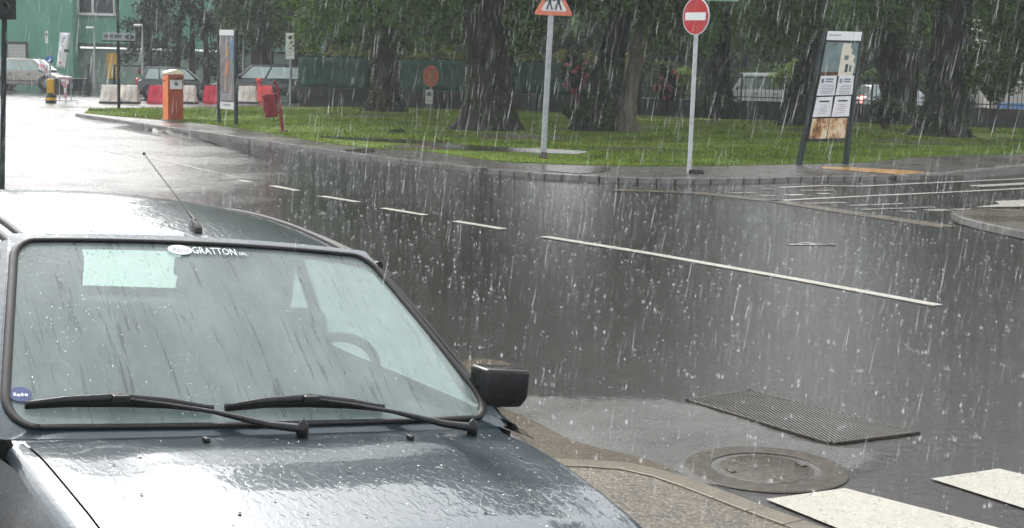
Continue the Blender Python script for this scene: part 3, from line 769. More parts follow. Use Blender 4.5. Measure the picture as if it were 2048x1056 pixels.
def trunk_mesh(name, path, mat, parent, nseg=44, rings=46, flare=.55, ridge=.10, lobes=5, seed=0):
    """path: list of (x,y,z,r) in local coords; buttressed base and furrowed bark"""
    path = np.array(path, float); L = np.linspace(0, 1, len(path)); V = []
    for j in range(rings + 1):
        t = (j / rings) ** 1.25; x, y, z, r = [np.interp(t, L, path[:, i]) for i in range(4)]
        f = math.exp(-z / .42) if z > -1 else 1
        for i in range(nseg):
            a = 2 * math.pi * i / nseg
            b_ = noise.noise((math.cos(a) * 2.6 + seed, math.sin(a) * 2.6, z * .55))
            rd = abs(noise.noise((math.cos(a) * 6.5, math.sin(a) * 6.5 + seed, z * 1.1)))
            rd2 = noise.noise((math.cos(a) * 13 + seed, math.sin(a) * 13, z * 3.2))
            fl = f * flare * (.75 + .45 * math.cos(lobes * a + seed) + .35 * math.cos((lobes - 2) * a + 2.1 * seed))
            rr = r * (1 + .16 * b_ + ridge * (1 - 2.6 * rd) + .035 * rd2 + fl)
            V.append((x + rr * math.cos(a), y + rr * math.sin(a), z))
    F = [(j * nseg + i, j * nseg + (i + 1) % nseg, (j + 1) * nseg + (i + 1) % nseg, (j + 1) * nseg + i) for j in range(rings) for i in range(nseg)]
    return raw(name, V, F, mat, parent, True)
def limb(mb, p0, p1, r0_, r1_, sag=.3, n=7):
    p0, p1 = Vector(p0), Vector(p1); pts = []; rad = []
    for i in range(n + 1):
        t = i / n; q = lerp(p0, p1, t) + Vector((random.uniform(-.1, .1), random.uniform(-.1, .1), sag * math.sin(math.pi * t))); pts.append(q); rad.append(r0_ + (r1_ - r0_) * t)
    mb.tube(pts, rad, 8)

# ------------------------------------------------------------------ trees
def hang_points(Y, px0, px1, py_bot, n_str, per, ztop=5.2, depth=2.5, loc=None):
    """drooping twigs: leaf positions in world space"""
    out = []
    for i in range(n_str):
        px = random.uniform(px0, px1); y = Y + random.uniform(-depth, depth)
        zb = Zp(px, py_bot, y) + abs(random.gauss(0, .45)) + (.25 if random.random() < .5 else 0)
        x = X(px, y); n = int(per * random.uniform(.6, 1.3))
        z = zb + (ztop - zb) * rng.random(n) ** 1.25
        s = (z - zb)
        ph = random.uniform(0, 6)
        out.append(np.c_[x + .12 * np.sin(s * 1.4 + ph) + rng.normal(0, .10, n), y + rng.normal(0, .14, n), z])
    return np.concatenate(out)
def tree(label, prof, H, crown=(), hangs=(), mat='bark', leaf='leaf', name='tree', flare=.5, ivy=0, seed=1, group=None, lobes=5, big=.34, limbs=5, parts2=None, Yb=None, small=.085, rings=46, low=()):
    px, py, w = prof[0]
    base = G(px, py) if Yb is None else at(px, py, Yb)
    base.z = KZ if Yb is None else 0
    Y = base.y; root = empty(name, base, label=label, cat='tree', group=group)
    def mkpath(pr):
        path = []
        for (qx, qy, qw) in pr:
            p = at(qx, qy, Y); path.append((p.x - base.x, 0.0, max(0, p.z - base.z), qw / 2 * Y / FPX * .92))
        path[0] = (path[0][0], 0, -.05, path[0][3])
        return path
    path = mkpath(prof)
    a, b_ = path[-2], path[-1]
    slope = (b_[0] - a[0]) / max(.1, b_[2] - a[2])
    path.append((b_[0] + slope * (H - b_[2]) * .6, .2, H, b_[3] * .45))
    trunk_mesh('trunk', path, M[mat], root, seed=seed, flare=flare, lobes=lobes, rings=rings)
    if parts2:
        for pr, mt in parts2:
            p2 = mkpath(pr); p2.append((p2[-1][0] * 1.1, .2, H * .8, p2[-1][3] * .5)); trunk_mesh('stem', p2, M[mt], root, seed=seed + 3, flare=.35, lobes=4, rings=36, nseg=28)
    P = []
    for (cx, cy, cz, rx, ry, rz, nc, per) in crown:
        P.append(clumps((cx - base.x, cy - base.y, cz), (rx, ry, rz), int(nc * 1.3), int(per * 1.5), min(rx, rz) * .36, zmin=3.9))
    if limbs and crown:
        k = MB(); top = Vector(path[-1][:3])
        for i in range(limbs):
            c_ = crown[i % len(crown)]; th = 2.4 * i
            e = Vector((c_[0] - base.x + c_[3] * .6 * math.cos(th), c_[1] - base.y + c_[4] * .6 * math.sin(th), c_[2] + c_[5] * .3 * math.sin(i)))
            t = .45 + .5 * i / limbs; s0 = Vector(path[-2][:3]).lerp(top, t)
            limb(k, s0, e, path[-2][3] * .38, .04)
        k.build('limb', M[mat], root, recalc=False)
    if P:
        P = np.concatenate(P); leaves('crown', P, None, big, M[leaf], root)
    Hs = [hang_points(Y, *h) - np.array(base) for h in hangs]
    if Hs:
        Q = np.concatenate(Hs); leaves('hanging_foliage', Q, np.array((0, 0, -.2)), small, M[leaf], root, .42)
    if ivy:
        n = ivy; t = rng.random(n) ** 1.6; th = rng.uniform(0, 2 * math.pi, n); L = np.linspace(0, 1, len(path)); pa = np.array(path)
        zmax = 2.2; zz_ = t * zmax; zi = np.interp(zz_, pa[:, 2], np.arange(len(path)))
        x = np.interp(zi, np.arange(len(path)), pa[:, 0]); r_ = np.interp(zi, np.arange(len(path)), pa[:, 3]) * (1.12 + flare * 1.0 * np.exp(-zz_ / .42))
        leaves('ivy', np.c_[x + r_ * np.cos(th), r_ * np.sin(th), zz_], np.c_[np.cos(th), np.sin(th), np.full(n, .3)], .055, M['leaf_ivy'], root, .8)
    return root
# crowns: (x, y, z, rx, ry, rz, clumps, leaves per clump)
tree('thick leaning tree trunk furred with ivy at its foot, behind the red litter bin', [(768, 228, 66), (771, 190, 58), (771, 140, 54), (767, 85, 53), (755, 30, 50), (746, -20, 48)], 9,
     [(-4.8, 46, 9.0, 4.4, 4, 4.4, 60, 100), (-4.2, 46, 12.6, 4.0, 3, 2.8, 40, 100), (-3.2, 46.5, 14.6, 3.8, 3.5, 3.0, 44, 100)],
     [(590, 930, 108, 130, 60, 6, 3)], mat='bark_mid', flare=.50, ivy=420, seed=2)
tree('massive dark furrowed tree trunk with spreading roots, left of the school crossing sign', [(974, 266, 96), (978, 235, 92), (980, 200, 92), (981, 150, 94), (981, 100, 96), (980, 40, 106), (979, -20, 114)], 8.5,
     [(-2.2, 36.5, 8.0, 3.3, 4, 3.6, 60, 110), (-1.6, 36, 12.4, 3.3, 3, 2.6, 44, 110), (-3.0, 36.5, 15.6, 2.8, 3, 2.2, 30, 110)],
     [(560, 940, 62, 90, 60, 5.6, 2.5), (1010, 1085, 112, 50, 70, 4.1, 2.5)], flare=.58, ivy=260, seed=5, lobes=6)
tree('double tree with one ivy-dark trunk and one paler trunk, right of the school crossing sign', [(1186, 267, 74), (1192, 230, 70), (1203, 190, 60), (1216, 140, 52), (1230, 80, 48), (1242, 20, 46), (1252, -20, 46)], 8.5,
     [(4.2, 37, 7.6, 2.7, 3.2, 3.2, 50, 110), (4.2, 37, 12.4, 2.9, 3, 2.6, 34, 110)],
     [(1100, 1300, 42, 110, 62, 4.1, 2.5), (1290, 1420, 116, 80, 70, 5.2, 2.2)], flare=.35, ivy=1500, seed=9,
     parts2=[([(1254, 271, 44), (1252, 235, 31), (1258, 190, 31), (1268, 130, 36), (1284, 80, 36), (1296, 30, 34)], 'bark_pale')])
tree('straight dark trunk wrapped in ivy just right of the no entry sign', [(1436, 240, 58), (1437, 200, 52), (1438, 150, 46), (1440, 90, 44), (1442, 20, 40)], 8,
     [(4.4, 46, 8.2, 2.6, 3, 3.0, 36, 100), (4.4, 46, 13.4, 3.0, 3, 3.2, 44, 100)], [(1390, 1560, 116, 90, 60, 5.4, 2.5)], flare=.3, ivy=1500, seed=12)
tree('dark trunk leaning right, just left of the notice board', [(1588, 256, 62), (1598, 215, 56), (1606, 170, 54), (1618, 120, 40), (1630, 60, 32), (1640, 0, 28)], 7.5,
     [(5.0, 44, 9.2, 2.4, 3, 3.0, 30, 100)], [(1500, 1660, 108, 90, 60, 4.4, 2.5)], flare=.34, ivy=900, seed=15)
tree('broad dark tree of several stems between the notice board and the rightmost big trunk', [(1795, 250, 66), (1793, 200, 58), (1790, 160, 60), (1785, 110, 74), (1778, 50, 80)], 7,
     [(14.2, 45, 8.8, 2.8, 3, 3.2, 34, 100), (14.6, 45, 14.0, 3.4, 3, 3.2, 44, 100)], [(1640, 1880, 100, 130, 62, 4.4, 2.5)], flare=.25, ivy=500, seed=18,
     parts2=[([(1830, 248, 12), (1829, 200, 9), (1834, 150, 9), (1842, 90, 9), (1848, 30, 8)], 'bark'), ([(1816, 248, 14), (1822, 200, 10), (1822, 150, 10), (1832, 100, 9), (1826, 40, 8)], 'bark')])
tree('massive dark tree with gnarled spreading roots near the right edge', [(1880, 278, 92), (1886, 245, 82), (1894, 200, 78), (1899, 140, 82), (1902, 80, 76), (1905, 20, 72), (1907, -20, 72)], 9,
     [(13.6, 39, 8.0, 2.9, 3.6, 3.2, 44, 110), (13.6, 39, 12.0, 3.0, 3, 2.4, 24, 110), (17.5, 40, 8.5, 3, 3, 4, 36, 100)],
     [(1700, 1880, 58, 110, 60, 5.4, 2.2), (1935, 2150, 190, 190, 80, 5.4, 2.2)], flare=.42, ivy=700, seed=21, lobes=6)
# trees standing behind the cars and the netting fence
YF = 60
def far_tree(label, prof, crown, hangs, seed, mat='bark_far', leaf='leaf_far_hazed', Yb=62, H=6, **kw):
    return tree(label, prof, H, crown, hangs, mat=mat, leaf=leaf, seed=seed, Yb=Yb, flare=kw.pop('flare', .3), group='trees beyond the car park', limbs=3, small=.12, rings=26, **kw)
far_tree('far dark trunk rising behind the dark estate car', [(526, 178, 50), (524, 130, 46), (522, 90, 44), (522, 30, 40)], [(X(510, 62), 63, 9.6, 3.6, 2.5, 6.0, 80, 90), (X(520, 62), 63, 15.0, 3.2, 2.5, 3.6, 46, 90)], [(440, 640, 100, 120, 60, 6, 2)], 31)
far_tree('far forked trunk right behind the white timetable sign', [(600, 185, 40), (597, 140, 34), (592, 90, 34), (588, 30, 30)], [(X(620, 61), 63, 10.2, 3.4, 2.5, 6.2, 80, 90), (X(620, 61), 63, 18.5, 3.4, 2.5, 4.2, 56, 90)], [(540, 700, 92, 90, 60, 6, 2)], 33, Yb=60, parts2=[([(606, 180, 26), (616, 140, 20), (630, 90, 18), (642, 40, 16)], 'bark_far')])
far_tree('far slender trunk leaning right above the netting fence', [(655, 180, 24), (657, 120, 20), (660, 80, 22), (668, 30, 20)], [(X(710, 64), 64, 10.4, 3.6, 2.5, 6.2, 80, 90), (X(720, 64), 64, 18.0, 3.6, 2.5, 4.2, 56, 90)], [(620, 760, 80, 100, 60, 6, 2)], 35, Yb=63)
def conifer(label, px, py, Y, wpx, Hm, seed, stems=1):
    base = at(px, py, Y); base.z = 0
    r = empty('conifer', base, label=label, cat='tree', group='dark conifers by the car park')
    for i in range(stems):
        k = MB(); x = (i - (stems - 1) / 2) * .6; k.tube([(x, 0, 0), (x * 1.1, 0, 1.2), (x * .7, 0, Hm * .8)], [.16, .14, .05], 9); k.build('trunk', M['bark_far'], r)
    W_ = wpx / 2 * Y / FPX; P = []
    for i in range(int(46)):
        z = .95 + (Hm - .95) * random.random() ** .9; t = (z - .9) / (Hm - .9); rr = W_ * (1.0 - .75 * t ** 1.6); th = random.uniform(0, 6.28); q = rr * random.uniform(.35, 1)
        P.append(ball(110, (q * math.cos(th), q * .6 * math.sin(th), z + random.uniform(-.2, .2)), (.55, .55, .42), .1))
    leaves('crown', np.concatenate(P), np.array((0, 0, -.3)), .12, M['leaf_conifer'], r, .35)
conifer('wide dark conifer left of the tall poster stand', 385, 172, 64, 190, 5.4, 1, 3)
conifer('dark conifer half hidden behind the street name post', 300, 168, 69, 130, 5.2, 2, 1)
conifer('dark conifer right behind the tall poster stand', 462, 168, 67, 110, 5.6, 3, 1)
# wooded backdrop behind the wall, tree by tree
bk = [(700, 66, 'leaf_far_hazed', 5.2), (800, 64, 'leaf_far_hazed', 6.6), (880, 68, 'leaf', 6.8), (960, 65, 'leaf', 6.4), (1050, 66, 'leaf', 4.4), (1130, 67, 'leaf_far_hazed', 4.2), (1210, 65, 'leaf', 4.3), (1300, 68, 'leaf', 6.4), (1390, 66, 'leaf', 6.6),
      (1480, 69, 'leaf', 6.2), (1570, 67, 'leaf', 5.0), (1660, 66, 'leaf', 5.0), (1750, 68, 'leaf', 5.2), (1840, 66, 'leaf', 6.6), (1930, 69, 'leaf', 6.8), (2030, 67, 'leaf', 6.6), (2130, 66, 'leaf', 6.8)]
where = ['above the netting fence, left of the leaning trunk', 'behind the leaning ivy-footed trunk', 'above the round orange sign', 'behind the massive furrowed trunk', 'between the furrowed trunk and the school crossing sign',
         'above the pink oleander', 'behind the double trunk', 'right of the pale trunk', 'behind the no entry sign', 'above the white van', 'right of the white van', 'behind the notice board', 'above the car with the red tail lamp',
         'behind the many-stemmed tree', 'behind the rightmost big trunk', 'above the blue band at the right edge', 'at the far right edge']
for i, ((px, Y, lf, top), wh) in enumerate(zip(bk, where)):
    b_ = at(px, 200, Y); b_.z = 0
    r = empty('background_tree', b_, label='dim leafy background tree ' + wh, cat='tree', group='background trees beyond the wall')
    k = MB(); k.tube([(0, 0, 0), (random.uniform(-.2, .2), 0, 1.6), (random.uniform(-.5, .5), 0, top * .7)], [.2, .16, .08], 9); k.build('trunk', M['bark_far'], r)
    zc = (top + 1.6) / 2
    P = clumps((0, 0, zc), (1.75, 1.5, (top - 1.2) / 2), 56, 100, .66, zmin=1.1)
    leaves('crown', P, None, .15, M[lf], r)
n = 30000; xx = rng.uniform(-16, 46, n); fw = np.c_[xx, 82 + rng.uniform(-2, 2, n) + 1.5 * np.sin(xx * .7), (4.6 + .5 * np.sin(xx * .9)) * rng.random(n) ** .8]
tag(leaves('far_wood', fw, None, .30, M['leaf_far_hazed']), kind='stuff')
# hedge with rusty tips above the netting
hx = []
for a, c in zip(WP[:3], WP[1:4]):
    n = int((c - a).length * 230)
    t = rng.random(n); p = np.outer(1 - t, np.array(a)) + np.outer(t, np.array(c)); p[:, 1] += rng.uniform(.25, 1.0, n)
    p[:, 2] = .7 + 1.25 * rng.random(n) + .22 * np.sin(p[:, 0] * 3.1) ** 2; hx.append(p)
HX = np.concatenate(hx); low = HX[:, 2] < 1.75
hd = empty('hedge', WP[0], label='clipped hedge with rusty yellow-green tips behind the netting fence', cat='hedge')
leaves('foliage', HX[low] - np.array(WP[0]), None, .09, M['leaf_ivy'], hd); leaves('tips', HX[~low] - np.array(WP[0]), np.array((0, 0, .5)), .10, M['leaf_rust'], hd)['kind'] = 'stuff'
h2 = []
for a, c in zip(WP[3:], WP[4:]):
    n = int((c - a).length * 330); t = rng.random(n); p = np.outer(1 - t, np.array(a)) + np.outer(t, np.array(c)); k_ = 1.3
    p[:, :2] *= k_; p[:, 1] += rng.uniform(-.3, .5, n); p[:, 2] = .25 + (1.35 + .3 * np.sin(p[:, 0] * 1.3)) * rng.random(n); h2.append(p)
H2 = np.concatenate(h2); hd2_ = empty('hedge', WP[3] * 1.3, label='rough green hedge far behind the bar railing, beyond the white van', cat='hedge')
leaves('foliage', H2 - np.array(WP[3] * 1.3), None, .13, M['leaf_far_hazed'], hd2_)
def shrub(name, label, px, py_b, Y, wpx, y_top, leafm, n=1500, flower=0, size=.085, cat='shrub', group=None, zlo=.25):
    b_ = at(px, py_b, Y); b_.z = KZ - .02; top = Zp(px, y_top, Y) - b_.z; w = wpx / 2 * Y / FPX
    r = empty(name, b_, label=label, cat=cat, group=group)
    k = MB()
    for i in range(6):
        th = i * 1.05; k.tube([(.05 * math.cos(th), .05 * math.sin(th), 0), (w * .3 * math.cos(th), w * .3 * math.sin(th), top * .5), (w * .6 * math.cos(th), w * .6 * math.sin(th), top * .85)], [.02, .016, .008], 5)
    k.build('stem', M['bark_far'], r, recalc=False)
    P = clumps((0, 0, top * (.5 + zlo / 2)), (w, w, top * (.5 - zlo / 2)), 16, n // 16, w * .45); leaves('foliage', P, None, size, M[leafm], r)
    if flower:
        cc = ball(flower, (0, -.15, top * .6), (w * .9, w * .8, top * .36), .5); F = np.concatenate([ball(14, q, (.10, .10, .09), .2) for q in cc]); leaves('flowers', F, None, .05, M['flower'], r, .9)['kind'] = 'stuff'
    return r
shrub('oleander', 'pink-flowered oleander left of the double trunk', 1148, 238, 47, 78, 108, 'leaf_ivy', 2400, 24, .07)
shrub('oleander', 'dark oleander with deep pink flowers right of the pale trunk', 1328, 240, 48, 60, 118, 'leaf_ivy', 1800, 12, .07)
shrub('shrub', 'low ragged shrub at the foot of the double trunk', 1146, 268, 36.5, 36, 205, 'leaf_ivy', 1400, 0, .05)
shrub('shrub', 'pale yellow-green shrub by the white van', 1572, 236, 53, 56, 116, 'leaf_yellow', 1500, 0, .075, zlo=.4)
shrub('shrub', 'pale green shrub left of the no entry sign behind the railing', 1360, 236, 53, 60, 128, 'leaf_yellow', 1300, 0, .07, zlo=.3)
shrub('shrub', 'dark ivy thicket at the foot of the trunk right of the no entry sign', 1430, 242, 45, 60, 190, 'leaf_ivy', 1400, 0, .05)
shrub('shrub', 'dark thicket at the foot of the many-stemmed tree', 1770, 252, 42.5, 100, 196, 'leaf_ivy', 1800, 0, .05)
shrub('shrub', 'dark bush left of the gnarled roots near the right edge', 1845, 262, 41, 60, 200, 'leaf_ivy', 1400, 0, .05)
shrub('shrub', 'tall leafy bush hanging over the railing at the right edge', 1985, 258, 43, 70, 120, 'leaf', 1800, 0, .08, zlo=.3)
shrub('weed_tuft', 'small weedy clump by the path puddle left of the furrowed trunk', 795, 274, 33.5, 40, 262, 'leaf_ivy', 320, 0, .04, 'weeds')
shrub('weed_tuft', 'small weedy clump on the lawn in front of the furrowed trunk', 880, 288, 30.5, 26, 278, 'grass', 220, 0, .04, 'weeds')
# pale house front glimpsed at the right edge
p = at(2040, 190, 58); hb = empty('pale_building', (p.x, p.y, 0), label='pale building front with a blue base band glimpsed at the right edge', cat='building')
k = MB(); k.box((.9, 2, 2.0), (3.6, 4, 4.0)); k.build('wall', M['pale_wall'], hb)
k = MB(); zb0 = Zp(2020, 221, 57.9); zb1 = Zp(2020, 206, 57.9); k.box((.9, -.03, (zb0 + zb1) / 2), (3.64, .06, zb1 - zb0)); k.build('base_band', M['blue_band'], hb)
for i in range(5):
    k = MB(); k.box((-.7 + i * .7, -.02, 1.75), (.5, .04, .8)); k.build('window', M['plate_white'], hb)

# ------------------------------------------------------------------ far vehicles
def far_car(name, label, loc, yaw, paint, L=3.8, W_=1.6, H=1.45, hood=.24, boot=.06, belt=.86, van=False, cat='car', roofmat=None, s=1.0):
    """forward = +x; built from a side silhouette with tapered greenhouse"""
    r = empty(name, loc, (0, 0, yaw), label, cat); r.scale = (s, s, s)
    w = W_ / 2; x0, x1 = -L / 2, L / 2; xh = x1 - hood * L; xb = x0 + boot * L
    prof = [(x0 + .04, .34), (x0, .55), (x0 + .05, belt - .02), (xb, belt + .02), (xh, belt + .02), (x1 - .22, belt - .16), (x1 - .03, belt - .30), (x1, .42), (x1 - .05, .24), (x0 + .12, .24)]
    k = MB(); k.prism(prof, 1, -w, w); k.build('body', paint, r, bevel=.05)
    rt = belt + .02; zr = H; xa = xh - (.62 if not van else .45); xc = xb + (.24 if not van else .10); wi = w * .80; wb = w * .96
    pts = [(xh + .02, wb, rt), (xb - .01, wb, rt), (xc, wi, zr), (xa, wi, zr)]
    k = MB(); k.add([(p[0], p[1], p[2]) for p in pts] + [(p[0], -p[1], p[2]) for p in pts], [(0, 1, 2, 3), (4, 7, 6, 5), (0, 3, 7, 4), (1, 5, 6, 2), (3, 2, 6, 7)])
    k.build('cabin', paint, r, bevel=.035)
    k = MB(); k.grid(lambda u, v: (xc + .03 + (xa - xc - .06) * u, (v - .5) * 2 * (wi - .03), zr + .012 + .03 * math.sin(math.pi * u) * math.sin(math.pi * v)), 8, 6); k.build('roof', roofmat or paint, r)
    def quad(a, b, c, d, name, off, lift=.012):
        q = [Vector(t) for t in (a, b, c, d)]; cen = sum(q, Vector()) / 4; q = [cen + (p - cen) * off for p in q]
        nrm = (q[1] - q[0]).cross(q[2] - q[0]).normalized()
        if nrm.dot(Vector((cen.x * .5, cen.y, .2))) < 0: nrm = -nrm
        k = MB(); k.add([p + nrm * lift for p in q] + [p - nrm * .01 for p in q], [(0, 1, 2, 3), (0, 4, 5, 1), (1, 5, 6, 2), (2, 6, 7, 3), (3, 7, 4, 0)])
        return k.build(name, M['far_glass'], r)
    for sg in (-1, 1):
        def sp(x, t): # point on cabin side at height fraction t, x as fraction along
            a = xb - .01 + (xh + .02 - xb) * x; b_ = xc + (xa - xc) * x; return ((a + (b_ - a) * t), sg * (wb + (wi - wb) * t), rt + (zr - rt) * t)
        for (f0, f1) in ((.06, .30), (.33, .62), (.65, .94)):
            quad(sp(f0, .10), sp(f1, .10), sp(f1, .86), sp(f0, .86), 'window', 1.0)
        k = MB(); k.box((xh - .16, sg * (w + .09), rt + .08), (.12, .17, .13), bev=.03); k.build('wing_mirror', M['black'], r)
        for xw in (x1 - .72, x0 + .62):
            k = MB(); k.lathe([(.30, -.10), (.315, -.06), (.315, .06), (.29, .10), (.19, .105)], 26, axis='Y', c=(xw, sg * (w - .08), .30)); t = k.build('wheel', M['tyre'], r)
            k = MB(); k.lathe([(0, sg * .10), (.08, sg * .112), (.19, sg * .10), (.20, sg * .08)], 20, axis='Y', c=(xw, sg * (w - .08), .30)); k.build('rim', M['rim'], t)
            k = MB(); k.lathe([(0, 0), (.37, 0), (.37, .012), (0, .012)], 26, axis='Y', c=(xw, sg * (w - .004) - (.006), .335)); k.build('wheel_arch', M['black'], r)
        k = MB(); k.box((x1 - .10, sg * (w - .28), belt - .26), (.22, .36, .16), bev=.05); k.build('headlight', M['far_glass'], r)
        k = MB(); k.box((x0 + .045, sg * (w - .13), belt - .08), (.14, .16, .30), bev=.04); k.build('tail_light', M['lens_red'], r)
        k = MB(); k.box((-.05, sg * (w + .004), .44), (L * .42, .02, .05), bev=.008); k.build('rubbing_strip', M['black'], r)
        for xd in (-.55, .35):
            k = MB(); k.box((xd, sg * (w + .012), belt - .10), (.16, .03, .035), bev=.01); k.build('door_handle', M['black'], r)
    quad((xh, -wb * .92, rt + .05), (xh, wb * .92, rt + .05), (xa + .05, wi * .9, zr - .05), (xa + .05, -wi * .9, zr - .05), 'windscreen', 1.0, .03)
    quad((xb, -wb * .9, rt + .06), (xb, wb * .9, rt + .06), (xc - .02, wi * .88, zr - .07), (xc - .02, -wi * .88, zr - .07), 'rear_window', 1.0, .03)
    k = MB(); k.box((x1 - .02, 0, .36), (.10, W_ * .92, .20), bev=.04); k.box((x0 + .02, 0, .40), (.10, W_ * .92, .22), bev=.04); k.build('bumper', M['black'] if paint != M['champagne'] else paint, r)
    return r
def car_at(px, py, **kw):
    p = G(px, py); return (p.x, p.y, 0)
far_car('parked_car', 'champagne hatchback at the far left below the pale shutter', car_at(57, 179), R(-4), M['champagne'], L=3.75, H=1.46, s=.87, boot=.01, hood=.20)
far_car('parked_car', 'dark hatchback with sky-lit windscreen behind the orange barrier box', car_at(356, 200), R(14), M['dark_green_paint'], L=3.6, H=1.45, s=.82)
est = far_car('parked_car', 'dark green-black estate car behind the white and red barriers', car_at(529, 203), R(187), M['dark_green_paint'], L=4.2, H=1.46, hood=.24, boot=.015, s=.93)
def up_at(px, py, Y):
    p = at(px, py, Y); return (p.x, p.y, 0)
far_car('parked_van', 'white van seen through the bar railing between two ivy-clad trunks', up_at(1522, 190, 56), R(178), M['white_car'], L=4.0, H=1.78, hood=.16, boot=.02, van=True, cat='van', belt=.98, s=.85)
tc = far_car('parked_car', 'pale car with a lit red tail lamp behind the railing right of the notice board', up_at(1797, 190, 55), R(8), M['silver_car'], L=4.0, H=1.42, s=.84)
for ch in tc.children:
    if ch.name.startswith('tail_light') : ch.data.materials[0] = M['tail']

# ------------------------------------------------------------------ plastic barriers
def barrier(px, py, wpx, mat, label, tilt=0):
    b_ = G(px, py); Y = b_.y; W_ = wpx * Y / FPX; H = .62
    r = empty('plastic_barrier', (b_.x, b_.y, 0), (0, 0, R(tilt)), label, 'barrier', 'water-filled plastic barriers across the car park')
    k = MB(); n = 4
    # ribbed jersey profile: body with vertical flutes front and back
    def fn(u, v):
        prof = [(-.24, 0), (-.24, .10), (-.15, .30), (-.10, .52), (-.07, .62), (.07, .62), (.10, .52), (.15, .30), (.24, .10), (.24, 0)]
        q = v * (len(prof) - 1); i = min(int(q), len(prof) - 2); t = q - i
        y = prof[i][0] + (prof[i + 1][0] - prof[i][0]) * t; z = prof[i][1] + (prof[i + 1][1] - prof[i][1]) * t
        fl = .022 * (1 if math.sin(u * math.pi * 2 * 3.0 + .6) > .35 else 0) * (1 if .12 < z < .56 else 0)
        x = (u - .5) * W_ * (1 - .14 * z / H)
        return (x, y * (1 - fl / .2), z)
    k.grid(fn, 36, 18, sm=False)
    for u in (0, 1):
        ring = [fn(u, j / 18) for j in range(19)]; k.add(ring, [tuple(range(19)) if u else tuple(range(18, -1, -1))])
    k.build('shell', mat, r)
    k = MB(); k.box((0, 0, .035), (W_ + .02, .52, .07), bev=.02); k.build('foot', M['dark_metal'] if mat is M['barrier_white'] else mat, r)
    k = MB(); k.lathe([(0, .62), (.045, .62), (.045, .645), (0, .645)], 14, c=(-W_ * .22, 0, 0)); k.build('filler_cap', M['black'], r)
    for s_ in (-1, 1):
        k = MB(); k.box((s_ * W_ * .46, 0, .36), (.06, .09, .16), bev=.015); k.build('coupling', mat, r)
    return r
barrier(221, 207, 37, M['barrier_white'], 'leftmost dirty white barrier, left of the street name post')
barrier(259, 207, 37, M['barrier_white'], 'dirty white barrier directly behind the street name post', 2)
barrier(315, 207, 36, M['barrier_red'], 'crimson barrier just left of the orange box')
barrier(376, 207, 34, M['barrier_white'], 'dirty white barrier just right of the orange box', -3)
barrier(425, 207, 34, M['barrier_red'], 'crimson barrier just left of the tall poster stand')
barrier(495, 207, 38, M['barrier_white'], 'dirty white barrier in front of the dark estate car', 2)
rbv = barrier(530, 205, 33, M['barrier_red_b'], 'bright red barrier behind the litter bin', -4)
p = rbv.location
wl = empty('warning_lamp', (p.x - .22, p.y - .02, .62), label='round red warning lamp standing on the bright red barrier', cat='warning lamp')
k = MB(); k.lathe([(0, .27), (.07, .25), (.105, .18), (.07, .10), (0, .09)], 18); k.build('lens', M['barrier_red_b'], wl)
k = MB(); k.box((0, 0, .06), (.12, .10, .12), bev=.02); k.build('battery_box', M['barrier_red_b'], wl)

# ------------------------------------------------------------------ orange barrier machine
p = G(347, 241, KZ); sc_ = p.y / FPX
ob = empty('barrier_machine', (p.x, p.y, KZ - .01), (0, 0, R(36)), 'bright orange barrier machine box on the pavement edge of the lawn', 'barrier machine')
hgt = 92 * sc_
k = MB(); k.box((0, 0, hgt / 2), (.40, .34, hgt), bev=.012); k.build('cabinet', M['orange_shaded'], ob)
k = MB(); k.box((-.207, 0, hgt / 2), (.014, .33, hgt - .03), bev=.004); dd = k.build('door', M['orange'], ob)
k = MB(); k.lathe([(0, -.012), (.022, -.012), (.022, .0)], 12, axis='X', c=(-.213, .04, hgt * .86)); k.build('lock', M['black'], dd)
k = MB(); k.prism([(-.22, 0), (.22, 0), (.22, .05), (.02, .13), (-.22, .06)], 1, -.19, .19); o = k.build('lid', M['cream'], ob, bevel=.01); o.location = (0, 0, hgt)
k = MB(); k.box((0, -.176, hgt * .79), (.32, .012, hgt * .20), bev=.004); f = k.build('notice_plate', M['plate_white'], ob)
k = MB(); k.lathe([(0, -.004), (.05, -.004), (.05, .006), (0, .006)], 20, axis='Y', c=(0, -.184, hgt * .80)); k.build('symbol', M['ink_blue'], f)
k = MB(); k.box((.02, -.20, hgt * .94), (.34, .10, .10), bev=.02); k.build('arm_bracket', M['orange_shaded'], ob)
for i in range(3):
    k = MB(); k.tube([(-.08 + .1 * i, -.21, hgt * .93), (-.08 + .1 * i, -.27, hgt * .93)], .026, 8); k.build('bolt', M['rust_iron'], ob)
k = MB(); k.box((0, 0, .02), (.50, .44, .04), bev=.01); k.build('plinth', M['kerb'], ob)

# ------------------------------------------------------------------ poster stand on the left
pa, pb = G(438, 249, KZ), G(472, 252, KZ); cp = (pa + pb) / 2
Wp = (pb - pa).length; Hp = 188 * cp.y / FPX
ps = empty('poster_stand', (cp.x, cp.y, KZ), (0, 0, math.atan2(pb.y - pa.y, pb.x - pa.x)), 'tall poster stand with a dark painted poster and white header between two dark posts', 'poster stand')
for s_ in (-1, 1):
    k = MB(); k.box((s_ * Wp / 2, 0, Hp / 2), (.075, .075, Hp), bev=.012); k.build('post', M['dark_pole'], ps)
def zf(py): return (249 - py) * cp.y / FPX
def pn(name, x0, x1, y0, y1, mat, t=.03, off=0, par=None):
    k = MB(); k.box(((x0 + x1) / 2 * Wp, -off, (zf(y0) + zf(y1)) / 2), ((x1 - x0) * Wp, t, abs(zf(y0) - zf(y1)))); return k.build(name, mat, par or ps)
pn('header', -.42, .42, 61, 72, M['white'], .05)
bd = pn('poster', -.42, .42, 73, 202, M['poster_art'], .03)
pn('blue_print', .20, .41, 78, 150, M['slate_sheet'], .006, .018, bd)
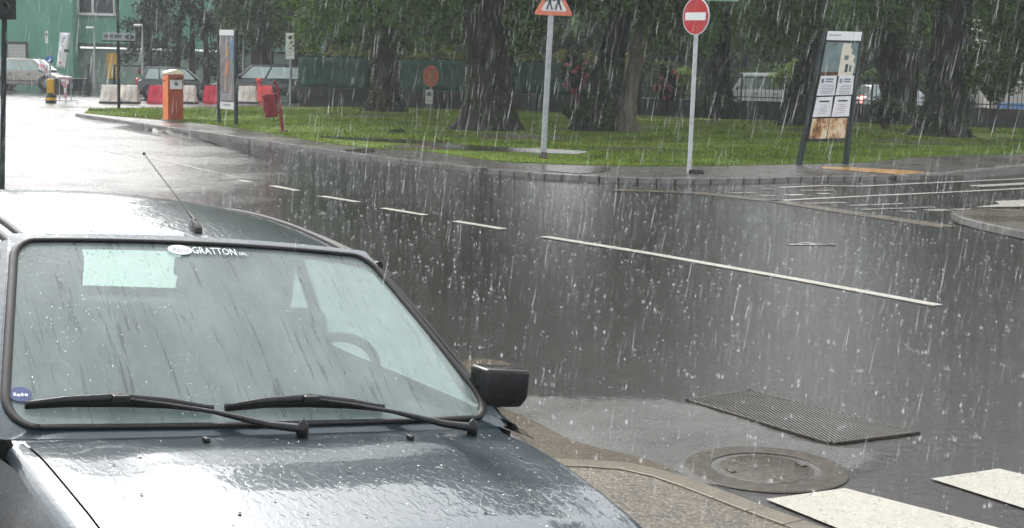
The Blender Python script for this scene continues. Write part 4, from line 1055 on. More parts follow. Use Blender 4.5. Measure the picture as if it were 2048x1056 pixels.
pn('blue_print', .26, .41, 80, 118, simple('print_blue', (.14, .24, .38), .3), .006, .021, bd)
k = MB(); k.prism([(-.03, zf(112)), (.05, zf(112)), (.02, zf(94)), (.0, zf(90))], 1, -.022, -.017); k.build('yellow_print', M['yellow'], bd)
k = MB(); k.prism([(-.03, zf(150)), (.07, zf(150)), (.06, zf(126)), (.03, zf(117)), (-.01, zf(126))], 1, -.022, -.017); k.build('red_print', M['faded_red'], bd)
k = MB(); k.prism([(-.10, zf(180)), (-.02, zf(182)), (-.01, zf(128)), (-.06, zf(126))], 1, -.021, -.017); k.build('tan_print', simple('print_tan', (.36, .26, .18), .3), bd)
for i in range(4): pn('text_line', -.30, .28 - .05 * (i % 2), 187 + i * 3.2, 188.6 + i * 3.2, M['ink_grey'], .006, .018, bd)
ft = pn('footer', -.42, .42, 203, 217, M['plate_white'], .03)
pn('footer_mark', -.2, .2, 207, 210, simple('print_sage', (.25, .32, .25), .4), .006, .018, ft)

# ------------------------------------------------------------------ red litter bin on a leaning post
p = G(566, 264, KZ); sc_ = p.y / FPX
lb = empty('litter_bin', (p.x, p.y, KZ), (0, R(-7.5), R(12)), 'dented dark red litter bin on a leaning red post', 'litter bin')
k = MB(); k.box((0, 0, .5), (.07, .07, 1.0), bev=.01); k.build('post', M['bin_red'], lb)
k = MB(); k.box((0, 0, .015), (.20, .18, .03), bev=.008); k.build('base_plate', M['iron'], lb)
def binfn(u, v):
    a = u * 2 * math.pi; e = 2.6; ca, sa = math.cos(a), math.sin(a)
    q = (abs(ca) ** e + abs(sa) ** e) ** (-1 / e); s_ = .84 + .16 * v
    x, y = ca * q * .165 * s_, sa * q * .15 * s_
    return (-.21 + x + .012 * math.sin(v * 9 + a * 2), y + .01 * math.sin(a * 3 + v * 4), .36 + .50 * v)
k = MB(); k.grid(binfn, 28, 10); bo = k.build('bucket', M['bin_red'], lb); md = bo.modifiers.new('thick', 'SOLIDIFY'); md.thickness = .012
k = MB(); k.add([binfn(i / 28, 0) for i in range(28)], [tuple(range(28))]); k.build('bucket_floor', M['bin_red'], bo)
k = MB(); k.tube([binfn(i / 28, 1) for i in range(29)], .012, 6, caps=False); k.build('rolled_rim', M['bin_red'], bo)
for z in (.45, .78):
    k = MB(); k.box((-.04, 0, z), (.10, .12, .04), bev=.008); k.build('bracket', M['bin_red'], lb)
k = MB(); k.tube([(-.16, 0, .36), (-.17, 0, .28), (-.11, 0, .25), (-.06, 0, .29)], .012, 6); k.build('hook', M['iron'], lb)
k = MB(); k.tube([(0, 0, 1.0), (-.02, 0, 1.10), (-.07, 0, 1.14)], .03, 8); k.build('post_cap', M['bin_red'], lb)

# ------------------------------------------------------------------ helper for flat lettering
def text_mesh(body, size, mat, name, parent, M4, ext=.001, shear=0, align='CENTER'):
    c = bpy.data.curves.new(name, 'FONT'); c.body = body; c.size = size; c.extrude = ext; c.shear = shear; c.align_x = align; c.align_y = 'CENTER'; c.resolution_u = 2
    t = bpy.data.objects.new(name + '_tmp', c); scene.collection.objects.link(t)
    dg = bpy.context.evaluated_depsgraph_get(); me = bpy.data.meshes.new_from_object(t.evaluated_get(dg)); bpy.data.objects.remove(t)
    me.transform(M4); me.materials.clear(); me.materials.append(mat); me.name = name
    o = bpy.data.objects.new(name, me); scene.collection.objects.link(o)
    if parent is not None: o.parent = parent
    return o
def pole_to(px_top, py_top, px_b, py_b, z0=0.0, Y=None):
    b_ = G(px_b, py_b, z0) if Y is None else at(px_b, py_b, Y)
    t_ = at(px_top, py_top, b_.y); return b_, t_ - b_

# school crossing sign
b_, d = pole_to(1106, -40, 1086, 318, KZ)
sc_ = b_.y / FPX
ss = empty('school_crossing_sign', b_, label='faded orange-red triangular children crossing sign on a grey pole', cat='road sign')
k = MB(); k.tube([(0, 0, 0), tuple(d)], .052, 14); k.build('pole', M['galv'], ss)
k = MB(); k.lathe([(.078, 0), (.078, .05), (.06, .13), (.053, .13)], 14); k.build('base_sleeve', M['iron'], ss)
tz = at(1107, 31, b_.y) - b_
Mt = Matrix.Translation((tz.x, -.075, tz.z)) @ Matrix.Rotation(R(22), 4, 'Z')
def tri(side, inset, y0, y1, mat, name, par):
    s_ = side / 2 - inset * 1.732; h = side * .866 - inset * 3; z0 = inset; pts = []
    for (cx, cz, a0) in ((-s_ + .04, z0 + .03, 210), (s_ - .04, z0 + .03, 330), (0, z0 + h - .05, 90)):
        for a in range(-60, 61, 20): pts.append((cx + .03 * math.cos(R(a0 + a)), cz + .03 * math.sin(R(a0 + a))))
    k = MB(); k.prism(pts, 1, y0, y1); k.v = [tuple(Mt @ Vector(v)) for v in k.v]; return k.build(name, mat, par)
pl = tri(.74, 0, -.004, .012, M['faded_red'], 'plate', ss)
fa = tri(.74, .072, -.009, -.003, M['plate_white'], 'white_field', pl)
def child(x, s_):
    k = MB()
    pts = [((-.03, .10), (-.055, .01)), ((.02, .10), (.055, .01)), ((-.02, .22), (-.09, .16)), ((.02, .22), (.085, .18))]
    for (a, c) in pts: k.tube([(x + a[0] * s_, -.012, .09 + a[1] * s_), (x + c[0] * s_, -.012, .09 + c[1] * s_)], .016 * s_, 6)
    k.box((x, -.012, .09 + .165 * s_), (.06 * s_, .01, .13 * s_), bev=.004); k.lathe([(0, -.018), (.036 * s_, -.018), (.036 * s_, -.010)], 14, axis='Y', c=(x, 0, .09 + .275 * s_))
    k.v = [tuple(Mt @ Vector(v)) for v in k.v]; k.build('child_symbol', M['ink'], fa)
child(-.085, .95); child(.085, 1.05)

# no entry sign with street plate
b_, d = pole_to(1399, -60, 1378, 346, KZ)
ne = empty('no_entry_sign', b_, label='round red no entry sign with a white bar on a pale grey pole', cat='road sign')
k = MB(); k.tube([(0, 0, 0), tuple(d)], .036, 14); k.build('pole', M['pole_white'], ne)
c_ = at(1391, 33, b_.y) - b_; Mt = Matrix.Translation((c_.x - .0, -.06, c_.z)) @ Matrix.Rotation(R(-52), 4, 'Z')
def disc(r0_, y0, y1, mat, name, par, seg=40):
    k = MB(); k.lathe([(0, y0), (r0_, y0), (r0_, y1), (0, y1)], seg, axis='Y', sm=False); k.v = [tuple(Mt @ Vector(v)) for v in k.v]; return k.build(name, mat, par)
pl = disc(.30, -.004, .010, M['plate_white'], 'plate', ne); fa = disc(.282, -.009, -.003, M['signal_red'], 'red_field', pl)
k = MB(); k.box((0, -.012, 0), (.46, .006, .125), bev=.002); k.v = [tuple(Mt @ Vector(v)) for v in k.v]; k.build('white_bar', M['white'], fa)
k = MB(); k.box((c_.x + .06, -.02, c_.z), (.04, .05, .20), bev=.008); k.build('clamp', M['galv'], ne)
cs = at(1441, -14, b_.y)
sp_ = empty('street_plate', (cs.x, cs.y - .05, cs.z), label='white street plate edge jutting right from the top of the no entry pole', cat='street sign')
k = MB(); k.box((0, 0, 0), (.58, .02, .26), bev=.006); pl = k.build('plate', M['white'], sp_)
k = MB(); k.box((0, -.012, -.118), (.58, .006, .018)); k.build('green_edge', M['green_wall'], pl)
k = MB(); k.box((-.30, .03, .02), (.08, .06, .05), bev=.01); k.build('bracket', M['galv'], sp_)
k = MB(); k.box((0, 0, 0), (.24, .12, .06), bev=.015); tag(k.build('rubber_foot', M['black']), 'black rubber block lying at the foot of the no entry pole', 'block').location = G(1385, 343, KZ + .03) + Vector((.06, 0, 0))

# notice board on the right
Yn = G(1646, 330, KZ).y
nbase = G(1646, 330, KZ)
nb = empty('notice_board', nbase, label='leaning dark-framed notice board with white sheets and a rusty bottom panel', cat='notice board')
def nl(px, py, off=0):
    q = at(px, py, Yn) - nbase; return Vector((q.x, -off, q.z))
for (a, c, wd) in (((1598, 331), (1651, 64), .085), ((1691, 329), (1722, 62), .085)):
    k = MB(); k.tube([nl(*a), nl(*c)], .055, 4, sm=False); k.build('post', M['dark_pole'], nb)
def bp(u, v):  # u across 0..1, v down 0..1 on the board face
    tl, tr, br, bl_ = (1655, 62), (1724, 64), (1692, 279), (1613, 281)
    a = (tl[0] + (tr[0] - tl[0]) * u, tl[1] + (tr[1] - tl[1]) * u); c = (bl_[0] + (br[0] - bl_[0]) * u, bl_[1] + (br[1] - bl_[1]) * u)
    return (a[0] + (c[0] - a[0]) * v, a[1] + (c[1] - a[1]) * v)
def panel(name, u0, u1, v0, v1, mat, off, t=.012, par=None, jag=None):
    c = [(u0, v0), (u1, v0), (u1, v1), (u0, v1)] if jag is None else jag
    F = [nl(*bp(*q), off) for q in c]; n = len(F)
    k = MB(); k.add(F + [f + Vector((0, t, 0)) for f in F], [tuple(range(n)), tuple(range(2 * n - 1, n - 1, -1))] + [(i, n + i, n + (i + 1) % n, (i + 1) % n) for i in range(n)])
    return k.build(name, mat, par or nb)
bkp = panel('back_panel', .0, 1.0, .0, 1.0, M['dark_pole'], .02, .04)
hd_ = panel('header', .0, .98, .0, .082, M['white'], .055, .03)
for i in range(7): panel('lettering', .05 + i * .05, .085 + i * .05, .028, .042, M['ink_grey'], .060, .004, hd_)
panel('slate_panel', .02, .50, .10, .385, M['slate_sheet'], .034)
panel('slate_panel', .50, .96, .10, .385, M['slate_sheet'], .034)
pa_ = panel('torn_poster', 0, 0, 0, 0, simple('torn_cream_paper', (.66, .62, .52), .5, 0, .12, 8, .4), .042, .006, None, [(.50, .11), (.74, .11), (.72, .14), (.80, .17), (.78, .20), (.90, .225), (.86, .27), (.92, .30), (.90, .41), (.50, .41)])
panel('printed_shield', .60, .72, .22, .26, M['ink_blue'], .046, .004, pa_); panel('printed_figure', .66, .74, .30, .375, M['ink'], .046, .004, pa_); panel('printed_figure', .78, .84, .31, .37, M['ink_blue'], .046, .004, pa_)
panel('rust_strip', .02, .52, .372, .40, simple('rust_strip', (.10, .045, .02), .5, 0, .5, 20, .4), .040)
sheets = ((.03, .50, .405, .590), (.53, .97, .405, .585), (.03, .49, .600, .785), (.52, .97, .595, .785))
for j, (u0, u1, v0, v1) in enumerate(sheets):
    s_ = panel('sheet', u0, u1, v0, v1, M['paper'], .046, .006, None, [(u0 + .01, v0 + .004), (u1 - .02, v0), (u1, v1 - .003), (u0 - .005, v1)])
    dv = v1 - v0
    if j < 2:
        panel('crest', u0 + .05, u0 + .12, v0 + .03, v0 + .07, M['ink_blue'], .050, .003, s_)
        for r_ in range(2): panel('heading', u0 + .16, u1 - .10, v0 + .028 + .022 * r_, v0 + .040 + .022 * r_, M['ink_blue'], .050, .003, s_)
        for r_ in range(6): panel('text_line', u0 + .06 + .02 * (r_ % 2), u1 - .06, v0 + .085 + r_ * .015, v0 + .091 + r_ * .015, M['ink_grey'], .050, .003, s_)
    else:
        panel('heading', u0 + .10, u1 - .10, v0 + .035, v0 + .050, M['ink'], .050, .003, s_)
        for r_ in range(5): panel('text_line', u0 + .12 + .04 * (r_ % 2), u1 - .12 - .03 * ((r_ + 1) % 2), v0 + .075 + r_ * .019, v0 + .080 + r_ * .019, M['ink_grey'], .050, .003, s_)
panel('rusty_panel', .04, .48, .80, .99, M['rust_sheet'], .036)
panel('rusty_panel', .50, .95, .80, .99, M['rust_sheet'], .036)
panel('bottom_rail', .0, 1.0, .985, 1.01, M['dark_pole'], .05, .05)

# street name post with arrows
b_ = G(238, 224, 0); top = Zp(237, -30, b_.y)
sn = empty('street_name_post', b_, label='slim dark post carrying a grey street name plate with two arrows', cat='street sign')
k = MB(); k.tube([(0, 0, 0), (0, 0, top)], .045, 10); k.build('post', M['dark_pole'], sn)
z0_ = Zp(240, 81, b_.y); z1_ = Zp(240, 66, b_.y); xa, xb_ = X(207, b_.y) - b_.x, X(272, b_.y) - b_.x
k = MB(); k.box(((xa + xb_) / 2, -.07, (z0_ + z1_) / 2), (xb_ - xa, .03, z1_ - z0_), bev=.006); pl = k.build('name_plate', simple('grey_plate', (.30, .33, .34), .4), sn)
k = MB(); k.box(((xa + xb_) / 2, -.07, z0_ - .02), (xb_ - xa, .036, .03)); k.build('dark_edge', M['dark_pole'], pl)
sg_ = (xb_ - xa) / 65
def inkbox(u0, u1):
    k = MB(); k.box((xa + (u0 + u1) / 2 * sg_, -.088, (z0_ + z1_) / 2 + .01), ((u1 - u0) * sg_, .004, .085)); k.build('faded_letter', M['ink'], pl)
for u in (3, 6.5, 10, 16, 19, 25, 28, 31.5, 35): inkbox(u, u + 2.3)
for s_, u in ((-1, 49), (1, 60)):
    k = MB(); cx = xa + u * sg_; zc = (z0_ + z1_) / 2; k.prism([(cx - s_ * .06, zc - .09), (cx + s_ * .08, zc), (cx - s_ * .06, zc + .09)], 1, -.090, -.084); k.build('arrow', M['ink'], pl)

# timetable sign, orange no-stopping sign, marker plates
b_ = at(580, 190, 46); b_.z = 0; Yt = b_.y
tt = empty('timetable_sign', b_, label='tall white timetable panel on a thin pole before the forked trunk', cat='bus stop sign')
k = MB(); z0_, z1_ = Zp(580, 118, Yt), Zp(580, 66, Yt); k.tube([(0, .03, 0), (0, .03, z1_)], .03, 8); k.build('pole', M['galv'], tt)
k = MB(); k.box((0, -.02, (z0_ + z1_) / 2), (.27, .03, z1_ - z0_), bev=.006); pl = k.build('panel', M['plate_white'], tt)
k = MB(); k.lathe([(0, -.042), (.06, -.042), (.06, -.034)], 18, axis='Y', c=(.01, 0, z1_ - .13)); k.build('round_symbol', M['ink'], pl)
for i in range(7):
    k = MB(); k.box((-.01, -.037, z1_ - .30 - i * .065), (.19 - .03 * (i % 2), .004, .02)); k.build('text_line', M['ink_grey'], pl)
b_ = G(861, 224, KZ); Ys = b_.y
ns = empty('no_stopping_sign', b_, label='round orange-red sign with a small white plate below it, seen before the netting fence', cat='road sign')
zc = Zp(861, 157, Ys)
k = MB(); k.tube([(0, 0, 0), (0, 0, zc + .3)], .03, 8); k.build('pole', M['galv'], ns)
Mt = Matrix.Translation((0, -.05, zc)) @ Matrix.Rotation(R(48), 4, 'Z')
pl = disc(.345, -.004, .01, M['faded_red'], 'disc', ns)
for s_ in (-1, 1):
    k = MB(); mm = Mt @ Matrix.Rotation(R(45 * s_), 4, 'Y'); k.box((0, 0, 0), (.44, .006, .03)); k.v = [tuple(mm @ (Vector(v) + Vector((0, -.008 - .002 * s_, 0)))) for v in k.v]; k.build('faded_stroke', simple('faded_stroke_paint', (.66, .42, .24), .4), pl)
z0_, z1_ = Zp(858, 212, Ys), Zp(858, 184, Ys)
k = MB(); k.box((-.05, -.05, (z0_ + z1_) / 2), (.24, .02, z1_ - z0_), bev=.006); p2 = k.build('lower_plate', M['plate_white'], ns)
k = MB(); k.lathe([(0, -.068), (.075, -.068), (.075, -.06)], 18, axis='Y', c=(-.05, 0, (z0_ + z1_) / 2 + .08)); k.build('round_symbol', M['ink_blue'], p2)
k = MB(); k.box((-.05, -.063, z0_ + .10), (.12, .004, .05)); k.build('text_line', M['ink_grey'], p2)
b_ = at(934, 230, 48); b_.z = KZ; Yk = b_.y
mk = empty('marker_post', b_, label='narrow post with white and tan plates peeking out left of the massive trunk', cat='marker post')
k = MB(); k.tube([(0, 0, 0), (0, 0, Zp(934, 132, Yk) - KZ)], .025, 8); k.build('pole', M['galv'], mk)
for y0, y1, mt in ((134, 159, 'plate_white'), (161, 181, 'cream'), (183, 208, 'plate_white')):
    z0_, z1_ = Zp(934, y1, Yk) - KZ, Zp(934, y0, Yk) - KZ; k = MB(); k.box((0, -.03, (z0_ + z1_) / 2), (.17, .02, z1_ - z0_), bev=.005); k.build('plate', M[mt], mk)

# traffic light at the far left
b_ = G(4, 386); 
tl = empty('traffic_light', b_, label='dark traffic light head on a slim pole at the left edge behind the car', cat='traffic light')
t_ = at(10, -60, b_.y) - b_
k = MB(); k.tube([(0, 0, 0), (t_.x, 0, t_.z)], [.034, .034], 12); k.build('pole', M['dark_pole'], tl)
h0 = at(20, 40, b_.y) - b_; h1 = at(20, -70, b_.y) - b_
k = MB(); k.box((h0.x - .01, -.09, (h0.z + h1.z) / 2), (.20, .16, h1.z - h0.z), bev=.02); hd2 = k.build('signal_head', M['black'], tl)
for i in range(3):
    k = MB(); k.lathe([(0, 0), (.075, 0), (.08, -.09), (.084, -.09), (.084, .0)], 18, axis='Y', c=(h0.x - .01, -.172, h0.z + .14 + i * .22)); k.build('visor', M['dark_metal'], hd2)
k = MB(); k.box((h0.x - .02, -.02, h0.z + .05), (.14, .07, .04), bev=.008); k.build('bracket', M['dark_pole'], tl)

# bollard, blue arrow sign, flags, sandwich stand
b_ = G(102, 206); Yb_ = b_.y; s_ = Yb_ / FPX
yb = empty('traffic_bollard', b_, label='yellow bollard on a black domed base with a yellow band', cat='bollard')
k = MB(); k.lathe([(.175, 0), (.175, .10), (.172, .20), (.15, .28), (.09, .34), (0, .35)], 22); k.build('base', M['black'], yb)
k = MB(); k.lathe([(.178, .09), (.180, .10), (.179, .17), (.175, .18)], 22); k.build('band', M['yellow'], yb)
k = MB(); k.box((0, 0, .55), (.21, .21, .46), bev=.02); k.build('light_box', M['yellow'], yb)
b_ = G(100, 203); 
br = empty('blue_arrow_sign', b_ + Vector((-.04, .25, 0)), label='round blue sign with a white arrow on a thin pole above the yellow bollard', cat='road sign')
zc = Zp(99, 120, Yb_)
k = MB(); k.tube([(0, 0, 0), (-.04, 0, zc + .2)], .022, 8); k.build('pole', M['galv'], br)
k = MB(); k.lathe([(0, -.03), (.125, -.03), (.125, -.015), (0, -.015)], 26, axis='Y', c=(-.03, 0, zc)); f = k.build('disc', M['blue'], br)
k = MB(); k.prism([(-.09, zc - .03), (-.09, zc - .075), (.01, zc - .075), (-.01, zc - .05), (.05, zc + .02), (.02, zc + .05), (-.045, zc - .02), (-.065, zc)], 1, -.040, -.032); k.build('arrow', M['white'], f)
def flag(name, label, quad_px, pole_px, Y, mat, marks):
    b_ = at(pole_px[0][0], pole_px[0][1], Y); b_.z = 0
    r = empty(name, b_, label=label, cat='flag')
    t_ = at(pole_px[1][0], pole_px[1][1], Y) - b_
    k = MB(); k.tube([(0, 0, 0), (t_.x, .02, t_.z)], .018, 8); k.build('pole', M['galv'], r)
    Qd = [at(*q, Y) - b_ for q in quad_px]
    def fn(u, v, o=0):
        a = Qd[0].lerp(Qd[1], u); c = Qd[3].lerp(Qd[2], u); q = a.lerp(c, v); return (q.x, -.03 - o + .03 * math.sin(u * 5 + v * 4), q.z)
    k = MB(); k.grid(fn, 8, 12); f = k.build('cloth', mat, r); md = f.modifiers.new('thick', 'SOLIDIFY'); md.thickness = .006
    for (u0, u1, v0, v1, mt) in marks:
        k = MB(); k.grid(lambda u, v: fn(u0 + (u1 - u0) * u, v0 + (v1 - v0) * v, .012), 3, 3); k.build('printed_mark', M[mt], f)
    return r
flag('banner_flag', 'tall slanted white banner flag with thin dark marks', [(120, 65), (140, 66), (130, 137), (114, 135)], [(131, 190), (140, 64)], 49, M['white'],
     [(.35, .5, .12, .26, 'ink_grey'), (.5, .62, .08, .18, 'ink_grey'), (.3, .4, .24, .34, 'ink_grey'), (.35, .6, .36, .40, 'ink_grey'), (.7, 1.2, .46, .54, 'ink'), (.2, .35, .52, .7, 'ink_grey'), (.3, .5, .82, .88, 'pink')])
flag('small_flag', 'small drooping white flag with pink print beside the blue arrow sign', [(78, 116), (96, 130), (99, 151), (79, 139)], [(101, 165), (101, 128)], 47.6, M['white'],
     [(.15, .32, .35, .7, 'pink'), (.42, .62, .3, .55, 'pink'), (.68, .9, .45, .9, 'pink')])
b_ = at(95, 150, 49.5); b_.z = 0
hp = empty('small_plate_sign', b_, label='narrow white plate high on a thin pole above the blue arrow sign', cat='sign')
k = MB(); k.tube([(.05, 0, 0), (0, 0, Zp(95, 60, 49.5))], .014, 8); k.build('pole', M['galv'], hp)
z0_, z1_ = Zp(95, 87, 49.5), Zp(95, 62, 49.5); k = MB(); k.box((0, -.03, (z0_ + z1_) / 2), (.10, .015, z1_ - z0_), bev=.004); f = k.build('plate', M['plate_white'], hp)
k = MB(); k.box((0, -.042, z1_ - .12), (.05, .006, .09)); k.build('printed_mark', M['ink'], f)
b_ = G(131, 209); Y_ = b_.y
st = empty('sign_stand', b_, label='low tubular stand with a red and white board right of the yellow bollard', cat='sign stand')
hs_ = 54 * Y_ / FPX
for x in (-.19, .19):
    k = MB(); k.tube([(x, 0, .12), (x * .95, 0, hs_)], .014, 6); k.build('leg', M['galv'], st)
k = MB(); k.tube([(-.32, -.12, .12), (-.19, 0, .12), (.19, 0, .12), (.36, -.02, .13), (.42, -.06, .02)], .014, 6); k.build('foot_bar', M['galv'], st)
k = MB(); k.tube([(0, -.14, .0), (0, 0, .12)], .018, 6); k.build('foot', M['galv'], st)
k = MB(); k.box((0, 0, hs_), (.44, .10, .035), bev=.01); k.build('top_bar', M['plate_white'], st)
k = MB(); k.prism([(-.16, hs_ - .02), (.17, hs_ - .02), (.12, hs_ - .22), (.05, hs_ - .30), (.04, .20), (-.04, .20), (-.05, hs_ - .30), (-.12, hs_ - .22)], 1, -.012, .008); f = k.build('board', simple('faded_pink_board', (.55, .30, .32), .5), st)
for (x, z, w_, h_) in ((-.05, hs_ - .10, .12, .07), (.08, hs_ - .15, .06, .10), (0, hs_ - .42, .05, .14)):
    k = MB(); k.box((x, -.016, z), (w_, .006, h_)); k.build('printed_mark', M['white'], f)

# ------------------------------------------------------------------ the parked car in front
YAW, CROLL = .5623, -.0931
f_ = Vector((math.sin(YAW), -math.cos(YAW), 0)); l_ = Vector((math.cos(YAW), math.sin(YAW), 0)); u_ = Vector((0, 0, 1))
l2 = l_ * math.cos(CROLL) + u_ * math.sin(CROLL); u2 = u_ * math.cos(CROLL) - l_ * math.sin(CROLL)
CM = Matrix((f_, l2, u2)).transposed().to_4x4(); CM.translation = Vector((-.6861, 3.6732, 0))
car = empty('parked_car', label='wet dark blue-grey small car with black-framed windscreen parked in the foreground', cat='car')
car.matrix_world = CM
def sstep(a, b, x): t = min(1, max(0, (x - a) / (b - a))); return t * t * (3 - 2 * t)
WB, WT, ZB, ZT, XT = .6965, .5435, .9228, 1.317, -.6504
def WS(u, v, off=0.0):
    def p(u, v):
        w = WB + (WT - WB) * v; k = 1 - u * u
        return Vector((XT * v + .030 * k * (1 - .5 * v), u * w, ZB + (ZT - ZB) * v + .018 * k * v + .010 * math.sin(math.pi * min(1, max(0, v)))))
    q = p(u, v)
    if off:
        n = (p(u + .01, v) - q).cross(p(u, v + .01) - q).normalized()
        if n.z < 0: n = -n
        q = q + n * off
    return q
def HD(a, b, off=0.0):
    x = .050 + .033 * (1 - a * a); x = x + (1.03 + .05 * (1 - a * a) - x) * b
    hw = np.interp(b, [0, .3, .7, 1], [.655, .648, .628, .57]); y = a * hw
    z = np.interp(b, [0, .15, .3, .5, .7, .85, .95, 1], [.911, .905, .893, .869, .838, .803, .765, .735])
    z += (.008 + .028 * sstep(0, .5, b)) * (1 - a * a) + .013 * sstep(.0, .2, b) * (1 - sstep(.34, .47, abs(y))) + .006 * sstep(0, .2, b) * sstep(.50, .62, abs(y)) + off
    return Vector((x, y, z))
def RF(a, b, off=0.0):
    x = XT - .012 + .030 * (1 - a * a) * .5 * (1 - b) - b * 1.36
    w = np.interp(b, [0, .3, .8, 1], [.545, .553, .545, .53]); y = a * w
    h = .066 * (1 - (1 - b / .55) ** 2) if b < .55 else .066 - .05 * ((b - .55) / .45) ** 2
    return Vector((x, y, ZT - .002 + h * (.55 + .45 * (1 - a * a)) + .018 * (1 - a * a) - .012 * a ** 8 + off))
def find(S_, px, py, u=0.0, v=.5):
    for _ in range(30):
        e = 1e-4; P0 = np.array(proj(CM @ S_(u, v))); Ju = (np.array(proj(CM @ S_(u + e, v))) - P0) / e; Jv = (np.array(proj(CM @ S_(u, v + e))) - P0) / e
        d = np.linalg.solve(np.c_[Ju, Jv], np.array((px, py)) - P0); u += float(np.clip(d[0], -.3, .3)); v += float(np.clip(d[1], -.3, .3))
    return u, v
CP = M['car_paint']
k = MB(); k.grid(lambda u, v: HD(u * 2 - 1, v), 56, 40); o = k.build('bonnet', CP, car)
k = MB(); k.grid(lambda u, v: RF(u * 2 - 1, v), 40, 40); k.build('roof', CP, car)
k = MB(); k.grid(lambda u, v: (RF(u * 2 - 1, v) + Vector((0, 0, -.03))), 12, 12); k.build('headlining', M['seat'], car)
ws = MB(); ws.grid(lambda u, v: WS((u * 2 - 1) * .985, .015 + v * .97), 40, 28); ws = ws.build('windscreen', M['windscreen'], car)
# rounded seal
path = []
def corner(cu, cv, ru, rv, a0):
    for i in range(9):
        a = R(a0 + 90 * i / 8); path.append((cu + ru * math.cos(a), cv + rv * math.sin(a)))
ru, rv = .12, .15
u1, v0_, v1_ = .998, .018, .985
for i in range(11): path.append((-u1 + ru + (2 * u1 - 2 * ru) * i / 10, v0_))
corner(u1 - ru, v0_ + rv, ru, rv, -90)
corner(u1 - .10, v1_ - .10, .10, .10, 0)
for i in range(1, 10): path.append((u1 - .10 - (2 * u1 - .20) * i / 10, v1_))
corner(-u1 + .10, v1_ - .10, .10, .10, 90)
corner(-u1 + ru, v0_ + rv, ru, rv, 180)
k = MB(); k.tube([WS(u, v, .004) for u, v in path] + [WS(*path[0], .004)], .0135, 10, caps=False, flat=(.9, .55)); k.build('windscreen_seal', M['rubber'], car)
